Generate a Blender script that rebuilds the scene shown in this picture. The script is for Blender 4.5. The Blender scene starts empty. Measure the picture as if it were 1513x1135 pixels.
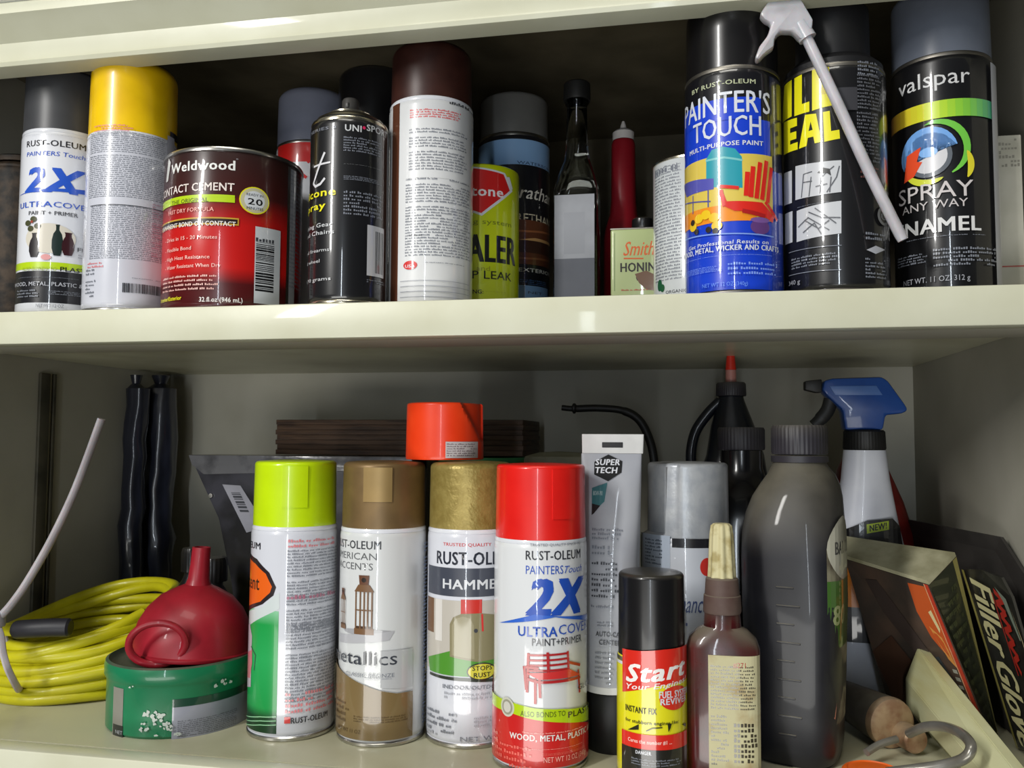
import bpy, bmesh, math, random
from mathutils import Vector, Matrix
random.seed(7)
S = bpy.context.scene
PI = math.pi

# ------------------------------------------------------------------ camera
cam = bpy.data.cameras.new('camera'); co = bpy.data.objects.new('camera', cam)
S.collection.objects.link(co); S.camera = co
cam.sensor_width = 36; cam.lens = 1273.2 / 1513 * 36; cam.clip_start = .01
def cam_basis(yaw, pitch, roll):
    f = Vector((-math.sin(yaw)*math.cos(pitch), math.cos(yaw)*math.cos(pitch), math.sin(pitch)))
    r = Vector((math.cos(yaw), math.sin(yaw), 0)); u = r.cross(f)
    r2 = r*math.cos(roll) + u*math.sin(roll); u2 = u*math.cos(roll) - r*math.sin(roll)
    return Matrix((r2, u2, -f)).transposed().to_4x4()
co.matrix_world = Matrix.Translation((0, -.5713, -.0956)) @ cam_basis(.194, .0631, .0046)

# ------------------------------------------------------------------ world, lamps, exposure
S.view_settings.view_transform = 'Standard'; S.view_settings.look = 'None'
S.view_settings.gamma = 1; S.view_settings.use_curve_mapping = False
S.view_settings.exposure = 0.12
W = bpy.data.worlds.new('world'); S.world = W; W.use_nodes = True
W.node_tree.nodes['Background'].inputs[0].default_value = (.80, .86, .95, 1)
W.node_tree.nodes['Background'].inputs[1].default_value = .045
def area(name, loc, target, sx, sy, power, col):
    l = bpy.data.lights.new(name, 'AREA'); l.shape = 'RECTANGLE'; l.size = sx; l.size_y = sy
    l.energy = power; l.color = col
    o = bpy.data.objects.new(name, l); S.collection.objects.link(o); o.location = loc
    o.rotation_euler = (Vector(target) - Vector(loc)).to_track_quat('-Z', 'Y').to_euler()
    return o
area('ceiling_light', (-.2, -.9, 1.7), (-.1, .1, 0), 1.0, .5, 12, (1, .97, .88))
area('side_window', (-1.35, -1.95, .95), (-.1, .1, .0), .17, .95, 40, (1, .985, .95))
area('garage_window', (-.05, -2.4, -.10), (-.1, .1, -.1), .06, 1.2, 9, (.84, .92, 1))
area('low_fill', (-.35, -2.1, -.95), (-.1, .2, -.2), 1.8, .5, 19, (1, .99, .94))  # added fill lamp, low in front, brightens the lower compartment like floor bounce

# ------------------------------------------------------------------ materials
def lin(c): 
    c /= 255
    return c/12.92 if c <= .04045 else ((c+.055)/1.055)**2.4
def col(r, g, b): return (lin(r), lin(g), lin(b), 1)
MC = {}
def mat(name, rgb, rough=.4, metal=0, rgb2=None, scale=40, lo=.4, hi=.65, bump=0, bscale=200, coat=0,
        dust=0, trans=0, ior=1.45, stretch=None, alpha=1, sss=0):
    if name in MC: return MC[name]
    m = bpy.data.materials.new(name); m.use_nodes = True; nt = m.node_tree; N = nt.nodes; L = nt.links
    b = N['Principled BSDF']; b.inputs['Base Color'].default_value = col(*rgb)
    b.inputs['Roughness'].default_value = rough; b.inputs['Metallic'].default_value = metal
    b.inputs['IOR'].default_value = ior
    b.inputs['Coat Weight'].default_value = coat; b.inputs['Coat Roughness'].default_value = .05
    b.inputs['Transmission Weight'].default_value = trans; b.inputs['Alpha'].default_value = alpha
    if sss: b.inputs['Subsurface Weight'].default_value = sss; b.inputs['Subsurface Scale'].default_value = .01
    tc = N.new('ShaderNodeTexCoord'); src = tc.outputs['Object']
    if stretch:
        mp = N.new('ShaderNodeMapping'); mp.inputs['Scale'].default_value = stretch; L.new(src, mp.inputs[0]); src = mp.outputs[0]
    cur = None
    if rgb2 is None: rgb2 = tuple(max(0, c*.93) for c in rgb)
    n = N.new('ShaderNodeTexNoise'); n.inputs['Scale'].default_value = scale; n.inputs['Detail'].default_value = 5; L.new(src, n.inputs[0])
    r = N.new('ShaderNodeValToRGB'); r.color_ramp.elements[0].position = lo; r.color_ramp.elements[1].position = hi
    r.color_ramp.elements[0].color = col(*rgb); r.color_ramp.elements[1].color = col(*rgb2)
    L.new(n.outputs[0], r.inputs[0]); cur = r.outputs[0]
    if dust:
        g = N.new('ShaderNodeNewGeometry'); sp = N.new('ShaderNodeSeparateXYZ'); L.new(g.outputs['Normal'], sp.inputs[0])
        mr = N.new('ShaderNodeMapRange'); mr.inputs[1].default_value = .04; mr.inputs[2].default_value = .9; mr.inputs[4].default_value = dust
        L.new(sp.outputs[2], mr.inputs[0])
        mu = N.new('ShaderNodeMath'); mu.operation = 'MULTIPLY'; mu.use_clamp = True
        mm = N.new('ShaderNodeMapRange'); mm.inputs[1].default_value = .3; mm.inputs[2].default_value = .6; mm.inputs[3].default_value = .5; mm.inputs[4].default_value = 1.2
        L.new(n.outputs[0], mm.inputs[0]); L.new(mm.outputs[0], mu.inputs[0]); L.new(mr.outputs[0], mu.inputs[1])
        mx = N.new('ShaderNodeMix'); mx.data_type = 'RGBA'; L.new(mu.outputs[0], mx.inputs[0]); L.new(cur, mx.inputs[6])
        mx.inputs[7].default_value = col(128, 122, 104); cur = mx.outputs[2]
        ra = N.new('ShaderNodeMapRange'); ra.inputs[3].default_value = rough; ra.inputs[4].default_value = .85
        L.new(mu.outputs[0], ra.inputs[0]); L.new(ra.outputs[0], b.inputs['Roughness'])
    L.new(cur, b.inputs['Base Color'])
    if bump:
        n2 = N.new('ShaderNodeTexNoise'); n2.inputs['Scale'].default_value = bscale; n2.inputs['Detail'].default_value = 3; L.new(src, n2.inputs[0])
        bp = N.new('ShaderNodeBump'); bp.inputs['Strength'].default_value = bump; bp.inputs['Distance'].default_value = .001
        L.new(n2.outputs[0], bp.inputs['Height']); L.new(bp.outputs[0], b.inputs['Normal'])
    MC[name] = m; return m
def ink(r, g, b, rough=.32):
    return mat('ink_%d_%d_%d' % (r, g, b), (r, g, b), rough, coat=.9, rgb2=(r, g, b))
def ramp_mat(name, stops, axis=2, rough=.3):
    m = mat(name, (128, 128, 128), rough, coat=.4); nt = m.node_tree; N = nt.nodes; L = nt.links
    tc = N.new('ShaderNodeTexCoord'); sp = N.new('ShaderNodeSeparateXYZ'); L.new(tc.outputs['Object'], sp.inputs[0])
    z0, z1 = stops[0][0], stops[-1][0]
    mr = N.new('ShaderNodeMapRange'); mr.inputs[1].default_value = z0; mr.inputs[2].default_value = z1; L.new(sp.outputs[axis], mr.inputs[0])
    r = N.new('ShaderNodeValToRGB'); e = r.color_ramp.elements
    e[0].color = col(*stops[0][1]); e[1].color = col(*stops[-1][1])
    for z, c in stops[1:-1]:
        k = e.new((z-z0)/(z1-z0)); k.color = col(*c)
    L.new(mr.outputs[0], r.inputs[0]); L.new(r.outputs[0], N['Principled BSDF'].inputs['Base Color']); return m
WHITE = ink(214, 216, 222); BLACK = ink(18, 18, 20); DGREY = ink(60, 62, 68); MGREY = ink(120, 124, 134); LGREY = ink(168, 170, 178)
BLUE = ink(38, 84, 190); LIME = ink(176, 205, 20); YEL = ink(226, 218, 30); RED = ink(200, 30, 28); PINK = ink(214, 130, 136)
METAL = mat('tin_metal', (196, 194, 188), .28, 1, scale=60)
DMETAL = mat('dull_metal', (140, 136, 128), .45, 1, scale=60)
def plastic(n, rgb, rough=.35, **k): return mat(n, rgb, rough, **k)

# ------------------------------------------------------------------ mesh helpers
def link(name, me, mats, parent=None, smooth=40):
    o = bpy.data.objects.new(name, me); S.collection.objects.link(o)
    for m in (mats if isinstance(mats, (list, tuple)) else [mats]): me.materials.append(m)
    if parent: o.parent = parent
    return o
def obj(name, bm, mats, parent=None, smooth=True, ang=38):
    me = bpy.data.meshes.new(name)
    if smooth:
        for f in bm.faces: f.smooth = True
        for e in bm.edges:
            if len(e.link_faces) == 2 and e.calc_face_angle(0) > math.radians(ang): e.smooth = False
    bm.to_mesh(me); bm.free()
    return link(name, me, mats, parent)
def thing(name, label, cat, loc, rz=0, group=None):
    o = bpy.data.objects.new(name, None); S.collection.objects.link(o); o.empty_display_size = .02
    o.location = loc; o.rotation_euler = (0, 0, rz); o['label'] = label; o['category'] = cat
    if group: o['group'] = group
    return o
def tag(o, label, cat, group=None):
    o['label'] = label; o['category'] = cat
    if group: o['group'] = group
    return o
def xf(bm, loc=(0, 0, 0), rot=(0, 0, 0), verts=None):
    from mathutils import Euler
    M = Matrix.Translation(loc) @ Euler(rot).to_matrix().to_4x4()
    bmesh.ops.transform(bm, matrix=M, verts=verts or bm.verts[:]); return bm
def lathe(prof, seg=96, bm=None, mod=None, loc=(0, 0, 0)):
    bm = bm or bmesh.new(); rings = []
    for r, z in prof:
        if r < 1e-6: rings.append([bm.verts.new((0, 0, z))])
        else: rings.append([bm.verts.new((r*math.cos(2*PI*i/seg), r*math.sin(2*PI*i/seg), z)) for i in range(seg)])
    new = [v for q in rings for v in q]
    for a, b in zip(rings, rings[1:]):
        for i in range(seg):
            j = (i+1) % seg
            if len(a) == 1 and len(b) == 1: continue
            if len(a) == 1: bm.faces.new((a[0], b[j], b[i]))
            elif len(b) == 1: bm.faces.new((a[i], a[j], b[0]))
            else: bm.faces.new((a[i], a[j], b[j], b[i]))
    if mod:
        for v in new: v.co = mod(v.co)
    for v in new: v.co += Vector(loc)
    bmesh.ops.recalc_face_normals(bm, faces=bm.faces[:])
    return bm
def arc(cx, cz, r, a0, a1, n=6):
    return [(cx + r*math.cos(math.radians(a0+(a1-a0)*i/n)), cz + r*math.sin(math.radians(a0+(a1-a0)*i/n))) for i in range(n+1)]
def box(x0, x1, y0, y1, z0, z1, bev=0, bm=None, segs=2):
    b2 = bmesh.new(); bmesh.ops.create_cube(b2, size=1)
    for v in b2.verts: v.co = Vector(((x0+x1)/2 + v.co.x*(x1-x0), (y0+y1)/2 + v.co.y*(y1-y0), (z0+z1)/2 + v.co.z*(z1-z0)))
    if bev: bmesh.ops.bevel(b2, geom=b2.edges[:], offset=bev, segments=segs, affect='EDGES', profile=.5)
    if bm is None: return b2
    me = bpy.data.meshes.new('t'); b2.to_mesh(me); b2.free(); bm.from_mesh(me); bpy.data.meshes.remove(me); return bm
def tube(pts, r, seg=10, bm=None, closed=False, flat=1):
    bm = bm or bmesh.new(); P = [Vector(p) for p in pts]; n = len(P); rs = r if isinstance(r, (list, tuple)) else [r]*n
    rings = []; up = Vector((0, 0, 1)); prev = None
    for i, p in enumerate(P):
        t = (P[(i+1) % n] - P[i-1]) if closed else (P[min(i+1, n-1)] - P[max(i-1, 0)])
        t.normalize()
        if prev is None:
            a = t.cross(up if abs(t.z) < .9 else Vector((1, 0, 0))).normalized()
        else: a = (prev - t*prev.dot(t)).normalized()
        prev = a; b = t.cross(a)
        rings.append([bm.verts.new(p + (a*math.cos(2*PI*k/seg) + b*math.sin(2*PI*k/seg)*flat)*rs[i]) for k in range(seg)])
    for i in range(n if closed else n-1):
        a, b = rings[i], rings[(i+1) % n]
        for k in range(seg): bm.faces.new((a[k], a[(k+1) % seg], b[(k+1) % seg], b[k]))
    if not closed:
        bm.faces.new(rings[0][::-1]); bm.faces.new(rings[-1])
    bmesh.ops.recalc_face_normals(bm, faces=bm.faces[:]); return bm
def spline(ctrl, n=8, closed=False):
    P = [Vector(p) for p in ctrl]; out = []; m = len(P)
    for i in range(m if closed else m-1):
        g = (lambda k: P[k % m]) if closed else (lambda k: P[max(0, min(m-1, k))])
        a, b, c, d = g(i-1), g(i), g(i+1), g(i+2)
        for s in range(n):
            t = s/n
            out.append(.5*((2*b) + (c-a)*t + (2*a-5*b+4*c-d)*t*t + (3*b-a-3*c+d)*t**3))
    if not closed: out.append(P[-1])
    return out
def loft(secs, seg=48, bm=None, exp=2.5):
    """secs: (cx, cy, z, rx, ry[, exponent]) superellipse sections"""
    bm = bm or bmesh.new(); rings = []
    for s in secs:
        cx, cy, z, rx, ry = s[:5]; e = s[5] if len(s) > 5 else exp; ring = []
        for i in range(seg):
            a = 2*PI*i/seg; c, d = math.cos(a), math.sin(a)
            ring.append(bm.verts.new((cx + rx*math.copysign(abs(c)**(2/e), c), cy + ry*math.copysign(abs(d)**(2/e), d), z)))
        rings.append(ring)
    for a, b in zip(rings, rings[1:]):
        for i in range(seg): bm.faces.new((a[i], a[(i+1) % seg], b[(i+1) % seg], b[i]))
    bm.faces.new(rings[0][::-1]); bm.faces.new(rings[-1])
    bmesh.ops.recalc_face_normals(bm, faces=bm.faces[:]); return bm
def prism(poly, t, bm=None, bev=0):
    """poly (x,z) outline extruded along y by t, centred"""
    b2 = bmesh.new(); vs = [b2.verts.new((x, -t/2, z)) for x, z in poly]; f = b2.faces.new(vs)
    r = bmesh.ops.extrude_face_region(b2, geom=[f])
    for v in r['geom']:
        if isinstance(v, bmesh.types.BMVert): v.co.y += t
    bmesh.ops.recalc_face_normals(b2, faces=b2.faces[:])
    if bev: bmesh.ops.bevel(b2, geom=b2.edges[:], offset=bev, segments=2, affect='EDGES', profile=.5)
    if bm is None: return b2
    me = bpy.data.meshes.new('t'); b2.to_mesh(me); b2.free(); bm.from_mesh(me); bpy.data.meshes.remove(me); return bm

# ------------------------------------------------------------------ printing on surfaces
class Print:
    """collects flat printed shapes (u across, v up, metres) and lays them on a cylinder of radius R or on a plane"""
    def __init__(s, R=None, fn=None, grid=0):
        s.R = R; s.fn = fn; s.grid = grid; s.V = []; s.F = []; s.M = []; s.mats = []; s.layer = 0; s.rnd = random.Random(11)
    def _mi(s, m):
        if m not in s.mats: s.mats.append(m)
        return s.mats.index(m)
    def _add(s, bm, m):
        s.layer += 1; off = .0001 + .00004*s.layer
        if s.R:
            us = [v.co.x for v in bm.verts]
            if us:
                k0, k1 = math.ceil(min(us)/.002), math.floor(max(us)/.002)
                for k in range(k0, k1+1):
                    bmesh.ops.bisect_plane(bm, geom=bm.verts[:]+bm.edges[:]+bm.faces[:], plane_co=(k*.002, 0, 0), plane_no=(1, 0, 0), dist=1e-7)
        if s.grid:
            for ax in (0, 1):
                us = [v.co[ax] for v in bm.verts]
                for k in range(math.ceil(min(us)/s.grid), math.floor(max(us)/s.grid)+1):
                    bmesh.ops.bisect_plane(bm, geom=bm.verts[:]+bm.edges[:]+bm.faces[:], plane_co=(k*s.grid*(1-ax), k*s.grid*ax, 0), plane_no=(1-ax, ax, 0), dist=1e-7)
        b = len(s.V); mi = s._mi(m); bm.verts.index_update()
        for v in bm.verts:
            u, w, o2 = v.co.x, v.co.y, off + v.co.z
            if s.R: a = u/s.R; r = s.R + o2; s.V.append((r*math.sin(a), -r*math.cos(a), w))
            else: s.V.append(s.fn(u, w, o2))
        for f in bm.faces:
            s.F.append([b+v.index for v in f.verts]); s.M.append(mi)
        bm.free()
    def poly(s, pts, m):
        bm = bmesh.new(); vs = [bm.verts.new((u, v, 0)) for u, v in pts]; f = bm.faces.new(vs)
        if len(vs) > 4: bmesh.ops.triangulate(bm, faces=[f])
        if bm.faces and sum(f.normal.z for f in bm.faces) < 0: bmesh.ops.reverse_faces(bm, faces=bm.faces[:])
        bm.normal_update()
        if sum(f.normal.z for f in bm.faces) < 0: bmesh.ops.reverse_faces(bm, faces=bm.faces[:])
        s._add(bm, m)
    def quads(s, rects, m):
        bm = bmesh.new()
        for u0, v0, u1, v1 in rects:
            bm.faces.new([bm.verts.new(q) for q in ((u0, v0, 0), (u1, v0, 0), (u1, v1, 0), (u0, v1, 0))])
        s._add(bm, m)
    def rect(s, a, b, m):
        u0, u1 = sorted((a[0], b[0])); v0, v1 = sorted((a[1], b[1])); s.quads([(u0, v0, u1, v1)], m)
    def ell(s, c, ru, rv, m, n=28):
        s.poly([(c[0]+ru*math.cos(2*PI*i/n), c[1]+rv*math.sin(2*PI*i/n)) for i in range(n)], m)
    def line(s, pts, w, m):
        rs = []
        for a, b in zip(pts, pts[1:]):
            d = Vector((b[0]-a[0], b[1]-a[1])); 
            if d.length < 1e-6: continue
            n = Vector((-d.y, d.x)).normalized()*w/2; e = d.normalized()*w*.25
            rs.append([(a[0]-e.x+n.x, a[1]-e.y+n.y), (a[0]-e.x-n.x, a[1]-e.y-n.y), (b[0]+e.x-n.x, b[1]+e.y-n.y), (b[0]+e.x+n.x, b[1]+e.y+n.y)])
        bm = bmesh.new()
        for q in rs: bm.faces.new([bm.verts.new((x, y, 0)) for x, y in q])
        s._add(bm, m)
    def fine(s, a, b, rows, m, fill=.8, h=.45, ragged=.15, seps=()):
        u0, u1 = sorted((a[0], b[0])); v0, v1 = sorted((a[1], b[1])); p = (v1-v0)/rows; R = []
        if rows == 1: h *= .7
        for i in range(rows):
            if i in seps: continue
            v = v1 - (i+.75)*p; u = u0; end = u1 - s.rnd.random()*ragged*(u1-u0)
            while u < end:
                L = s.rnd.randint(2, 8)
                if s.rnd.random() < fill+.15:
                    for q in range(L):
                        if u+.5*p > end: break
                        R.append((u, v, u+.80*p*h, v+p*h*s.rnd.choice((.75, .8, 1.1, 1.25)))); u += 1.15*p*h
                else: u += L*1.15*p*h
                u += p*h*.9
        s.quads(R, m)
    def bars(s, a, b, m, vert=True, n=26):
        u0, u1 = sorted((a[0], b[0])); v0, v1 = sorted((a[1], b[1])); R = []
        L = (u1-u0) if vert else (v1-v0); t = 0; st = L/n
        while t < L:
            w = st*s.rnd.choice((.25, .4, .6, .9))
            R.append((u0+t, v0, min(u0+t+w, u1), v1) if vert else (u0, v0+t, u1, min(v0+t+w, v1))); t += w + st*s.rnd.choice((.3, .4, .6))
        s.quads(R, m)
    def text(s, t, a, b, h, m, bold=0, shear=0, rise=None):
        """string fitted from a to b (baseline ends); h = height of a capital"""
        cu = bpy.data.curves.new('t', 'FONT'); cu.body = t; cu.size = 1; cu.resolution_u = 2; cu.fill_mode = 'FRONT'
        cu.space_character = 1 + bold*1.6; cu.shear = shear; o = bpy.data.objects.new('t', cu); S.collection.objects.link(o)
        dg = bpy.context.evaluated_depsgraph_get(); dg.update()
        me = bpy.data.meshes.new_from_object(o.evaluated_get(dg)); bm = bmesh.new(); bm.from_mesh(me)
        bpy.data.meshes.remove(me); bpy.data.objects.remove(o); bpy.data.curves.remove(cu)
        xs = [v.co.x for v in bm.verts]
        if not xs: bm.free(); return
        x0, x1 = min(xs), max(xs); k = (b[0]-a[0])/(x1-x0); vm = a[1] if abs(a[0]) < abs(b[0]) else b[1]
        for v in bm.verts:
            f = (v.co.x-x0)/(x1-x0); base = vm if rise is None else a[1] + rise*f
            v.co = Vector((a[0] + (v.co.x-x0)*k, base + v.co.y*h/.73, 0))
        if bold > 0:       # a heavier weight: the same letters again, shifted a little
            d = bold*h*.75; g0 = bm.verts[:]+bm.edges[:]+bm.faces[:]
            for q, (dx, dy) in enumerate(((d, .4*d), (-d, -.4*d), (d, -.4*d), (-d, .4*d))[:4 if bold > .025 else 2]):
                r = bmesh.ops.duplicate(bm, geom=g0)
                for e in r['geom']:
                    if isinstance(e, bmesh.types.BMVert): e.co.x += dx; e.co.y += dy; e.co.z -= .000008*(q+1)
        s._add(bm, m)
    def build(s, name, parent, label=None):
        me = bpy.data.meshes.new(name); me.from_pydata(s.V, [], s.F); me.update()
        for i, p in enumerate(me.polygons): p.material_index = s.M[i]; p.use_smooth = bool(s.R)
        o = link(name, me, s.mats, parent)
        if label: o['label'] = label
        return o

# ------------------------------------------------------------------ spray can
def can_body(R, hb, shoulder=.004):
    p = [(0, .002), (R*.86, .002), (R*.9, 0), (R*.985, 0), (R*1.005, .0012), (R*1.005, .0028), (R*.97, .0040), (R*.995, .0055), (R, .0075), (R, hb-.0065)]
    p += [(R*.99, hb-.004), (R*.965, hb-.0025), (R*.975, hb-.0012), (R*.965, hb), (R*.8, hb+shoulder), (0, hb+shoulder)]
    return p
def cap_prof(Rc, z0, z1, fil, dome=.001):
    return [(Rc*.94, z0), (Rc*1.0, z0), (Rc*1.0, z0+.002), (Rc*.985, z1-fil)] + arc(Rc*.985-fil, z1-fil, fil, 0, 80, 7) + [(Rc*.5, z1+dome*.7), (0, z1+dome)]
def spray(label, X, Y, Z, R, H, hb, bodym, capm, fil=.003, rcap=.975, name='spray_can', capmod=None, dome=.001, rim=METAL, toprim=None, cat='spray can'):
    t = thing(name, label, cat, (X, Y, Z))
    obj('can_body', lathe(can_body(R, hb)), bodym, t)
    bm = lathe([(R*.97, .0005), (R*.985, 0), (R*1.009, .0010), (R*1.009, .0027), (R*.985, .0036), (R*.97, .003)]); obj('bottom_rim', bm, rim, t)
    bm = lathe([(R*.96, hb-.0034), (R*.985, hb-.0030), (R*.988, hb-.0015), (R*.975, hb-.0004), (R*.955, hb-.0004)]); obj('top_rim', bm, toprim or rim, t)
    if capm:
        Rc = R*rcap
        obj('cap', lathe(cap_prof(Rc, hb-.0003, H, fil, dome), mod=capmod, seg=120), capm, t)
    return t
def tab(parent, R, a0, a1, z0, z1, m, name='cap_tab', t=.0007):
    """slightly raised curved panel on a cap"""
    bm = bmesh.new(); n = 10; g = []
    for i in range(n+1):
        a = a0+(a1-a0)*i/n; g.append([bm.verts.new((r*math.sin(a), -r*math.cos(a), z)) for r, z in ((R-.001, z0), (R+t, z0), (R+t, z1), (R-.001, z1))])
    for p, q in zip(g, g[1:]):
        for k in range(4): bm.faces.new((p[k], p[(k+1) % 4], q[(k+1) % 4], q[k]))
    bm.faces.new(g[0]); bm.faces.new(g[-1][::-1]); bmesh.ops.recalc_face_normals(bm, faces=bm.faces[:])
    return obj(name, bm, m, parent, ang=30)
ZL = -.3206

# ------------------------------------------------------------------ the cabinet
CREAM = mat('cream_paint', (206, 206, 184), .38, rgb2=(196, 195, 170), scale=14, lo=.35, hi=.7, bump=.12, bscale=90, coat=.15)
INNER = mat('inner_paint', (176, 173, 160), .6, rgb2=(158, 155, 140), scale=9, lo=.3, hi=.75, bump=.1, bscale=120)
SHELFTOP = mat('worn_shelf_paint', (186, 184, 158), .4, rgb2=(164, 160, 132), scale=11, lo=.42, hi=.7, bump=.1, bscale=70, coat=.1)
LITDOOR = mat('overlit_door_paint', (240, 242, 236), .35, rgb2=(236, 238, 230), bump=.05)  # whiter than the rail: strong light on the door put into its colour
XL, XR, YB, ZT = -.651, .250, .44, .262
cab = thing('wall_cabinet', 'cream painted open cabinet with two shelves holding all the cans and bottles', 'cabinet', (0, 0, ZL))
def cpart(name, bm, m, parent=cab, **k):
    o = obj(name, bm, m, parent, **k)
    if parent is cab: o.matrix_parent_inverse = Matrix.Translation((0, 0, -ZL))
    return o
SHADEDB = mat('shade_toned_board', (96, 88, 70), .7, rgb2=(78, 72, 56), scale=18)  # darker board colour carries the shade of the upper compartment
cpart('back_panel', box(XL-.02, XR+.02, YB, YB+.012, ZL-.03, -.0075), INNER)
cpart('back_panel', box(XL-.02, XR+.02, YB, YB+.012, -.0070, ZT+.02), SHADEDB)
cpart('side_panel', box(XL-.018, XL, .002, YB-.0005, ZL-.03, ZT+.02), INNER)
cpart('side_panel', box(XR, XR+.018, .002, YB-.0005, ZL-.03, ZT+.02), INNER)
cpart('top_panel', box(XL+.0005, XR-.0005, .02, YB-.0005, ZT, ZT+.02), SHADEDB)
cpart('shelf', box(XL+.0005, XR-.0005, .0185, YB-.0005, -.0150, 0), SHELFTOP)
cpart('shelf_batten', box(XL+.0005, XR-.0005, .0185, .085, -.0235, -.0152, .0008), INNER)
cpart('shelf_nosing', box(XL-.018, XR+.018, 0, .018, -.0252, 0, .0012), CREAM)
cpart('shelf', box(XL+.0005, XR-.0005, .0005, YB-.0005, ZL-.019, ZL), SHELFTOP)
cpart('base_rail', box(XL-.018, XR+.018, -.0175, -.0002, ZL-.07, ZL, .0015), CREAM)
# moulded top rail: bead, flat, overhanging cove, then the bright door above
rail = [(.019, .1985), (.019, .194), (.002, .194), (0, .1945), (-.0012, .1975), (-.0005, .1995), (-.0008, .2125), (-.003, .2145), (-.0065, .2175), (-.0125, .2235), (-.0175, .2275), (-.0175, .236), (.019, .236)]
bm = bmesh.new(); A = [bm.verts.new((XL-.05, y, z)) for y, z in rail]; B = [bm.verts.new((XR+.05, y, z)) for y, z in rail]
for i in range(len(rail)): j = (i+1) % len(rail); bm.faces.new((A[i], A[j], B[j], B[i]))
bm.faces.new(A); bm.faces.new(B[::-1]); bmesh.ops.recalc_face_normals(bm, faces=bm.faces[:])
cpart('top_rail', bm, CREAM, ang=25)
cpart('upper_door', box(XL-.05, XR+.05, -.0215, .0, .2365, .50, .002), LITDOOR)
cpart('shelf_standard', box(XL+.0002, XL+.004, .205, .219, ZL+.001, -.03, .001), mat('dark_steel', (84, 80, 66), .6, .2, rgb2=(56, 54, 44), scale=30))
cpart('shelf_standard', box(XL+.0002, XL+.003, .225, .229, ZL+.001, -.03, .0005), mat('dark_steel', (84, 80, 66)))

# ------------------------------------------------------------------ plastics and paints
CAPBLK = plastic('black_cap', (22, 21, 22), .28, dust=.12, coat=.2)
CAPGRY = plastic('dark_grey_cap', (62, 63, 66), .4)
CAPSLATE = plastic('slate_cap', (96, 102, 114), .35)

# ================================================================== UPPER SHELF
# dark mottled can at the far left
t = thing('old_can', 'dark brown rust-mottled can partly cut off at the far left of the upper shelf', 'can', (-.600, .118, 0))
obj('can_body', lathe(can_body(.0315, .150)), mat('rusty_tin', (58, 46, 34), .6, .3, rgb2=(18, 15, 12), scale=70, lo=.4, hi=.6, bump=.3), t)
obj('lid', lathe([(.028, .1535), (.0295, .1535), (.0295, .158), (.026, .160), (0, .160)]), mat('rusty_tin', (58, 46, 34)), t)

# T1 grey cap 2X
t = spray('spray paint can with dark grey cap, blue 2X lettering and pictured vases at far left', -.511, .06, 0, .033, .2066, .155, WHITE, CAPGRY, fil=.004, toprim=WHITE)
p = Print(.033)
p.rect((-0.04382,0.03713), (0.07123,0.01139), ink(26, 26, 30)); p.rect((-0.04443,0.04441), (0.07018,0.03870), LIME)
p.text('RUST-OLEUM', (-0.01124,0.13952), (0.03748,0.14281), 0.00517, ink(40, 40, 44), bold=.03)
p.text('PAINTERS Touch', (-0.01069,0.13155), (0.03720,0.13475), 0.00376, BLUE, shear=.1)
p.text('2X', (-0.01054,0.10182), (0.03661,0.10452), 0.02068, BLUE, bold=.085, shear=.25)
p.poly([(-0.02260,0.10075), (0.00452,0.10345), (0.03937,0.10688), (0.04255,0.10313)], BLUE)
p.text('ULTRA', (-0.01764,0.09119), (0.01399,0.08929), 0.00470, BLUE, bold=.03); p.text('COVER', (0.01499,0.08936), (0.04484,0.09459), 0.00470, BLUE)
p.text('PAINT + PRIMER', (-0.00531,0.08285), (0.03298,0.08514), 0.00329, DGREY, bold=.02)
p.ell((0.01239,0.06373), 0.01974, 0.01222, ink(206, 200, 186))
VASE = ink(26, 20, 24)
def vase(p, c, w, h, neck, m):
    u, v = c; pr = [(0.6, 0), (1, .25), (1, .5), (.75, .7), (neck, .82), (neck, .93), (neck*1.3, 1)]
    p.poly([(u+w/2*a, v+h*b) for a, b in pr] + [(u-w/2*a, v+h*b) for a, b in reversed(pr)], m)
vase(p, (0.00100,0.04821), 0.00893, 0.01974, .4, VASE); vase(p, (0.01879,0.04979), 0.00799, 0.02538, .3, ink(24, 40, 36)); vase(p, (0.02655,0.05061), 0.00893, 0.01880, .5, ink(52, 18, 24))
for q in ((-0.00570,0.07622), (-0.00039,0.07919), (-0.00263,0.07156), (0.00347,0.07353)): p.ell(q, 0.00282, 0.00235, ink(70, 72, 44))
p.ell((-0.00157,0.07704), 0.00117, 0.00117, ink(150, 60, 40)); p.ell((0.01091,0.04823), 0.00376, 0.00235, ink(214, 150, 150))
p.text('FLAT', (0.03350,0.05496), (0.04933,0.05799), 0.00329, DGREY, bold=.02); p.fine((0.03410,0.05282), (0.04039,0.04886), 2, LGREY)
p.text('ALSO BONDS TO', (-0.00987,0.03730), (0.01922,0.03714), 0.00305, ink(150, 170, 40)); p.text('PLASTIC', (0.02163,0.03734), (0.04646,0.04094), 0.00376, BLACK, bold=.04)
p.text('WOOD, METAL, PLASTIC & MORE', (-0.02148,0.02503), (0.05306,0.02747), 0.00329, LGREY, bold=.03)
p.fine((-0.01579,0.03236), (0.04046,0.03145), 1, MGREY); p.fine((-0.01486,0.02230), (0.00798,0.01524), 3, MGREY); p.fine((0.01388,0.02143), (0.03922,0.01782), 3, MGREY); p.text('NET WT 12 OZ', (0.00503,0.00757), (0.02502,0.00844), 0.00282, MGREY)
p.fine((-0.01185,0.14808), (0.03558,0.14912), 1, LGREY)
p.build('label_print', t)

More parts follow.
